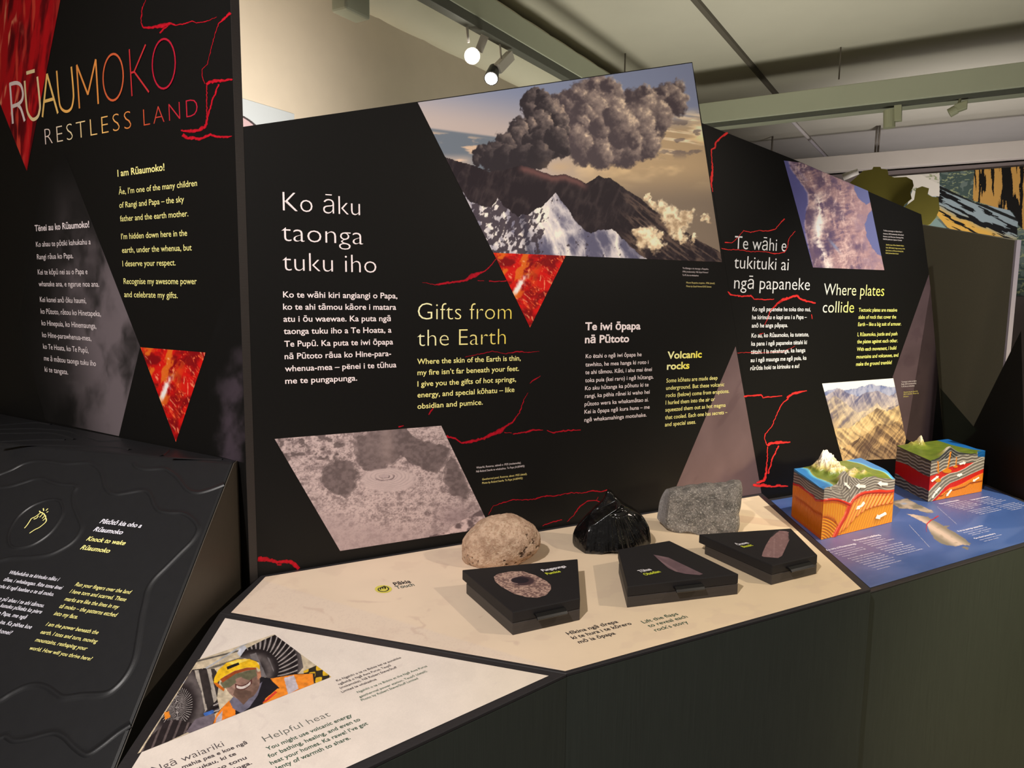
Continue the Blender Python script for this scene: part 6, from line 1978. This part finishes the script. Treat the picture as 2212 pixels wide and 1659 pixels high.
def paint_sat(x, y):
    u, v = (x - 1520) / .2532, (y - 260) / .2532
    coast = cv(v, [(340, 730), (400, 740), (480, 790), (560, 850), (620, 890), (700, 895), (800, 868), (920, 862), (1100, 900), (1260, 935)])
    land = lerp((104, 84, 102), (158, 126, 128), sstep(0.35, 0.65, fbm(u / 90, v / 90, 3, 5) + 0.0006 * (u - 1000)))
    wv = 50 * (fbm(u / 70, v / 70, 61, 4) - 0.5)
    r = 0.55 * ridged((u + wv) / 44, (v - 0.9 * u + wv) / 120, 7, 5) + 0.45 * ridged((u + 0.8 * v + wv) / 90, (v - wv) / 34, 9, 5)
    mt = sstep(430, 60, np.abs(u - coast - 190 - (v - 800) * 0.12))
    put(land, mt * sstep(0.66, 0.45, r) * 0.75, (82, 68, 98))
    put(land, mt * sstep(0.66, 0.85, r) * 0.7, (222, 192, 182))
    put(land, (1 - mt) * sstep(0.72, 0.5, ridged((u + wv) / 60, (v - u) / 60, 77, 4)) * 0.3, (124, 102, 122))
    sn = np.exp(-((u - coast - 110 - 20 * np.sin(v / 60)) / 36) ** 2) * sstep(560, 720, v) * sstep(0.5, 0.72, r)
    put(land, np.clip(sn * 0.8, 0, 1), (244, 230, 218))
    put(land, np.exp(-((u - 975) / 34) ** 2 - ((v - 900) / 80) ** 2) * 0.9, (252, 240, 228))
    put(land, sstep(0.5, 0.66, fbm(u / 60, v / 60, 17, 4)) * sstep(coast + 380, coast + 460, u) * 0.35, (122, 104, 128))
    put(land, np.exp(-(((u - 1115) + (v - 1070) * -0.8) / 16) ** 2 - ((v - 1070) / 46) ** 2), (122, 128, 156))
    c = np.tile([88.0, 86, 136], (len(u), 1)) * (0.92 + 0.16 * fbm(u / 120, v / 120, 23))[:, None]
    m = u > coast
    c[m] = land[m]
    put(c, sstep(16, 0, np.abs(u - coast)) * sstep(0.4, 0.6, fbm(v / 30, u / 90, 4)) * 0.6, (190, 166, 176))
    put(c, sstep(26, 0, np.abs(u - (760 + (v - 380) * 0.9)) ) * 0.5 * (v < 520), (176, 154, 172))
    e1_ = inpoly(u + 24 * (fbm(u / 40, v / 40, 9) - .5), v, [(1290, 520), (1460, 560), (1420, 700), (1380, 720), (1320, 660), (1285, 590)])
    e2_ = inpoly(u + 24 * (fbm(u / 40, v / 40, 19) - .5), v, [(1440, 760), (1400, 800), (1378, 880), (1385, 980), (1420, 1050), (1480, 1140), (1600, 1190), (1600, 760)])
    put(c, e1_ | e2_, (96, 100, 142))
    return c
picture('photo_print', PM, [ZT8(*q) for q in ((683, 343), (830, 361), (1400, 601), (1540, 1278), (932, 1255))], paint_sat, third, PRINT, cell=1.05, gain=K3)

def paint_range(x, y):
    u, v = (x - 1540) / .2532, (y - 560) / .2532
    c = np.tile([226.0, 222, 224], (len(u), 1))
    def layer(ridge_pts, lo, hi, sa, sb, seed, slope=0.5, warm=None):
        rd = cv(u, ridge_pts) + 16 * (fbm(u / 24, u * 0 + seed, seed, 4) - 0.5)
        m = v > rd
        wv = 46 * (fbm(u / 90, v / 90, seed + 3, 4) - 0.5)
        r = 0.6 * ridged((u + slope * (v - 1100) + wv) / (sa * 1.1), (v - slope * u * 0.4 + wv) / (sb * 2.2), seed, 5) + 0.4 * ridged((u - slope * 0.5 * v + wv) / (sa * 0.45), v / (sb * 1.3), seed + 7, 4)
        col = lerp(lo, hi, sstep(0.38, 0.78, r))
        if warm is not None:
            put(col, sstep(0, 260, v - rd) * 0.6, warm)
            put(col, sstep(0, 200, v - rd) * sstep(0.60, 0.40, r) * 0.65, lo)
            put(col, sstep(0.72, 0.88, r) * 0.4, (236, 216, 178))
        c[m] = col[m]
    layer([(930, 1140), (1060, 1095), (1110, 1120), (1200, 1105), (1350, 1065), (1420, 1080), (1540, 1090)], (96, 106, 148), (158, 160, 184), 60, 90, 3)
    layer([(930, 1180), (1080, 1098), (1160, 1150), (1240, 1170), (1330, 1130), (1410, 1118), (1500, 1170), (1560, 1140)], (84, 84, 116), (176, 164, 166), 70, 130, 9, 0.7, (170, 150, 126))
    layer([(930, 1240), (1040, 1160), (1130, 1230), (1230, 1310), (1320, 1290), (1400, 1230), (1460, 1280), (1580, 1240)], (92, 86, 104), (190, 172, 150), 70, 150, 15, 0.9, (176, 150, 112))
    layer([(930, 1400), (1040, 1440), (1160, 1440), (1300, 1340), (1400, 1270), (1480, 1300), (1590, 1250)], (108, 90, 76), (200, 172, 126), 60, 170, 21, -1.1, (176, 146, 104))
    layer([(1000, 1500), (1100, 1620), (1200, 1560), (1320, 1480), (1420, 1400), (1500, 1420), (1640, 1340)], (84, 66, 56), (190, 158, 112), 46, 200, 27, -1.2)
    put(c, np.exp(-(((u - 1400) + (v - 1500) * 0.7) / 40) ** 2) * sstep(1350, 1500, v) * 0.6, (74, 58, 54))
    return c
picture('photo_print', PM, [ZT1(*q) for q in ((930, 1060), (1537, 1015), (1645, 1530), (1620, 1700), (1105, 1720))], paint_range, third, PRINT, cell=1.1, gain=K3, lift=0.0008)

def paint_worker(x, y):
    u, v = (x - 240) / .2532, (y - 1300) / .2532
    c = np.tile([206.0, 190, 164], (len(u), 1))
    put(c, sstep(10, 4, np.abs(v - (505 - (u - 740) * 0.25))) , (96, 90, 84))
    put(c, np.abs((v - 560) + (u - 740) * 0.32 - 40) < 10, (120, 112, 100))
    put(c, inpoly(u, v, [(1075, 440), (1110, 370), (1150, 380), (1160, 420), (1100, 470)]), (198, 200, 212))
    put(c, np.abs((v - 480) + (u - 950) * 0.62) < 8, (176, 176, 180))
    # left rotor: a dark drum with bright rings
    def rotor(poly, cx_, cy_, rx, ry, ang, rings):
        m = inpoly(u, v, poly)
        ca, sa = math.cos(ang), math.sin(ang)
        a = ((u - cx_) * ca + (v - cy_) * sa) / rx
        b = (-(u - cx_) * sa + (v - cy_) * ca) / ry
        r = np.hypot(a, b)
        th = np.arctan2(b, a)
        col = lerp((38, 32, 34), (96, 88, 88), 0.5 + 0.5 * np.sin(r * rings))
        put(col, (np.sin(th * 46 + r * 5) > 0.35) & (np.sin(r * rings * 0.45 + 1) > -0.1), (24, 20, 22))
        put(col, (np.sin(th * 46 + r * 5) < -0.8) & (np.sin(r * rings * 0.45 + 1) > -0.1), (176, 168, 166))
        c[m] = col[m]
    rotor([(1100, 470), (1150, 400), (1290, 330), (1400, 280), (1470, 320), (1620, 450), (1640, 560), (1560, 650), (1400, 660), (1290, 640), (1270, 520)], 1180, 620, 120, 90, -0.5, 5.2)
    put(c, inpoly(u, v, [(1120, 470), (1250, 430), (1350, 480), (1390, 580), (1380, 650), (1280, 640), (1260, 510)]) & (np.sin((u * 0.9 - v * 0.4) / 20) > 0.2), (112, 106, 108))
    rotor([(240, 1300), (420, 1010), (560, 790), (690, 580), (800, 566), (900, 590), (900, 800), (930, 930), (700, 1050), (640, 1120), (300, 1280)], 560, 900, 120, 160, 0.35, 4.6)
    m = inpoly(u, v, [(700, 585), (880, 570), (930, 640), (900, 840), (800, 940), (770, 760)])
    band = np.sin((u - 700 + (v - 580) * -0.22) / 17.0)
    put(c, m, (54, 48, 48))
    put(c, m & (band > 0.55), (176, 166, 156))
    put(c, inpoly(u, v, [(240, 1300), (330, 1160), (480, 1010), (600, 1010), (700, 1040), (640, 1120), (470, 1200), (300, 1285)]), (40, 34, 36))
    put(c, inpoly(u, v, [(240, 1300), (330, 1160), (480, 1010), (600, 1010), (700, 1040), (640, 1120), (470, 1200), (300, 1285)]) & (np.sin((u + v * 0.4) / 12) > 0.7), (96, 84, 84))
    put(c, inpoly(u, v, [(450, 945), (495, 932), (505, 985), (462, 1005)]), (226, 136, 44))
    put(c, inpoly(u, v, [(790, 950), (870, 920), (880, 945), (800, 985)]), (66, 110, 190))
    put(c, inpoly(u, v, [(640, 1110), (720, 1000), (880, 950), (900, 1050), (700, 1130)]), (110, 100, 110))
    # yellow machinery at the right
    put(c, inpoly(u, v, [(1640, 590), (1760, 540), (1820, 580), (1880, 650), (1720, 700), (1650, 640)]), (46, 40, 30))
    put(c, inpoly(u, v, [(1640, 590), (1760, 540), (1820, 580), (1880, 650), (1720, 700), (1650, 640)]) & (np.sin((u + v) / 16) + np.sin((u - v * 1.3) / 23) > 0.2), (226, 182, 40))
    # scarf, jacket, vest
    put(c, inpoly(u, v, [(860, 1050), (920, 930), (1000, 850), (1060, 900), (1280, 640), (1380, 655), (1560, 615), (1740, 610), (1730, 700), (1500, 790), (1060, 970)]), (30, 28, 34))
    put(c, inpoly(u, v, [(868, 1048), (900, 960), (960, 890), (1010, 840), (1060, 920), (1060, 968)]), (238, 132, 38))
    put(c, inpoly(u, v, [(1290, 880), (1330, 800), (1420, 740), (1360, 655), (1560, 620), (1720, 614), (1730, 700), (1500, 790)]), (240, 140, 44))
    put(c, inpoly(u, v, [(1475, 650), (1560, 625), (1600, 740), (1510, 790)]), (196, 186, 196))
    put(c, inpoly(u, v, [(900, 990), (950, 930), (945, 1010), (890, 1040)]), (190, 180, 188))
    put(c, inpoly(u, v, [(1225, 900), (1420, 740), (1440, 738), (1390, 690), (1300, 640), (1260, 760), (1190, 880)]), (30, 28, 34))
    put(c, inpoly(u, v, [(1290, 860), (1400, 760), (1420, 770), (1330, 850)]), (206, 60, 44))
    put(c, inpoly(u, v, [(1010, 850), (1050, 800), (1130, 880), (1240, 720), (1290, 680), (1250, 800), (1180, 900), (1110, 950), (1040, 910)]), (112, 108, 126))
    # face under the helmet
    fx, fy = u - 1115, v - 665
    ca, sa = math.cos(-0.32), math.sin(-0.32)
    a, b = (fx * ca + fy * sa) / 152.0, (-fx * sa + fy * ca) / 172.0
    fm = np.hypot(a, b) < 1
    skin = lerp((84, 62, 54), (160, 128, 114), sstep(-0.6, 0.7, -a * 0.2 - b * 0.3 + 0.7 * fbm(u / 30, v / 30, 3)))
    c[fm] = skin[fm]
    put(c, inpoly(u, v, [(1040, 790), (1060, 740), (1190, 760), (1200, 800), (1130, 880)]), (104, 80, 70))
    put(c, inpoly(u, v, [(1245, 600), (1275, 590), (1280, 640), (1250, 670)]), (176, 120, 92))
    # tinted safety glasses, nose, smile
    put(c, inpoly(u, v, [(930, 690), (1000, 640), (1080, 610), (1160, 590), (1230, 570), (1245, 630), (1180, 670), (1120, 650), (1080, 680), (1010, 730), (960, 740)]) * 0.85, (96, 98, 74))
    put(c, inpoly(u, v, [(1060, 660), (1110, 640), (1150, 680), (1140, 710), (1080, 715)]), (146, 112, 100))
    sm = np.abs(v - (712 + ((u - 1130) / 62.0) ** 2 * -26 + 18 - (u - 1130) * 0.28))
    put(c, (sm < 20) & (np.abs(u - 1130) < 72), (92, 50, 48))
    put(c, (sm < 11) & (np.abs(u - 1130) < 60), (226, 212, 204))
    # helmet
    put(c, inpoly(u, v, [(876, 690), (880, 650), (915, 580), (985, 520), (1080, 490), (1180, 488), (1240, 510), (1268, 545), (1268, 580), (1245, 560), (1160, 560), (1050, 590), (960, 640), (905, 690)]), (240, 190, 36))
    put(c, inpoly(u, v, [(1000, 520), (1090, 494), (1180, 494), (1120, 515), (1040, 540)]), (252, 220, 96))
    put(c, inpoly(u, v, [(984, 555), (1088, 516), (1096, 536), (990, 580)]), (34, 30, 30))
    put(c, inpoly(u, v, [(876, 690), (905, 690), (970, 745), (960, 765), (900, 720)]), (214, 110, 30))
    put(c, inpoly(u, v, [(930, 660), (1050, 592), (1160, 562), (1240, 562), (1240, 575), (1160, 585), (1060, 615), (950, 690)]), (150, 70, 36))
    c *= (0.80 + 0.40 * fbm(u / 34, v / 26, 5, 5))[:, None]
    return c
picture('photo_print', PT, [ZH(*q) for q in ((225, 1303), (742, 500), (1392, 282), (1880, 645))], paint_worker, near, MATS['counter_print'], cell=0.95, gain=KB, lift=0.0012)
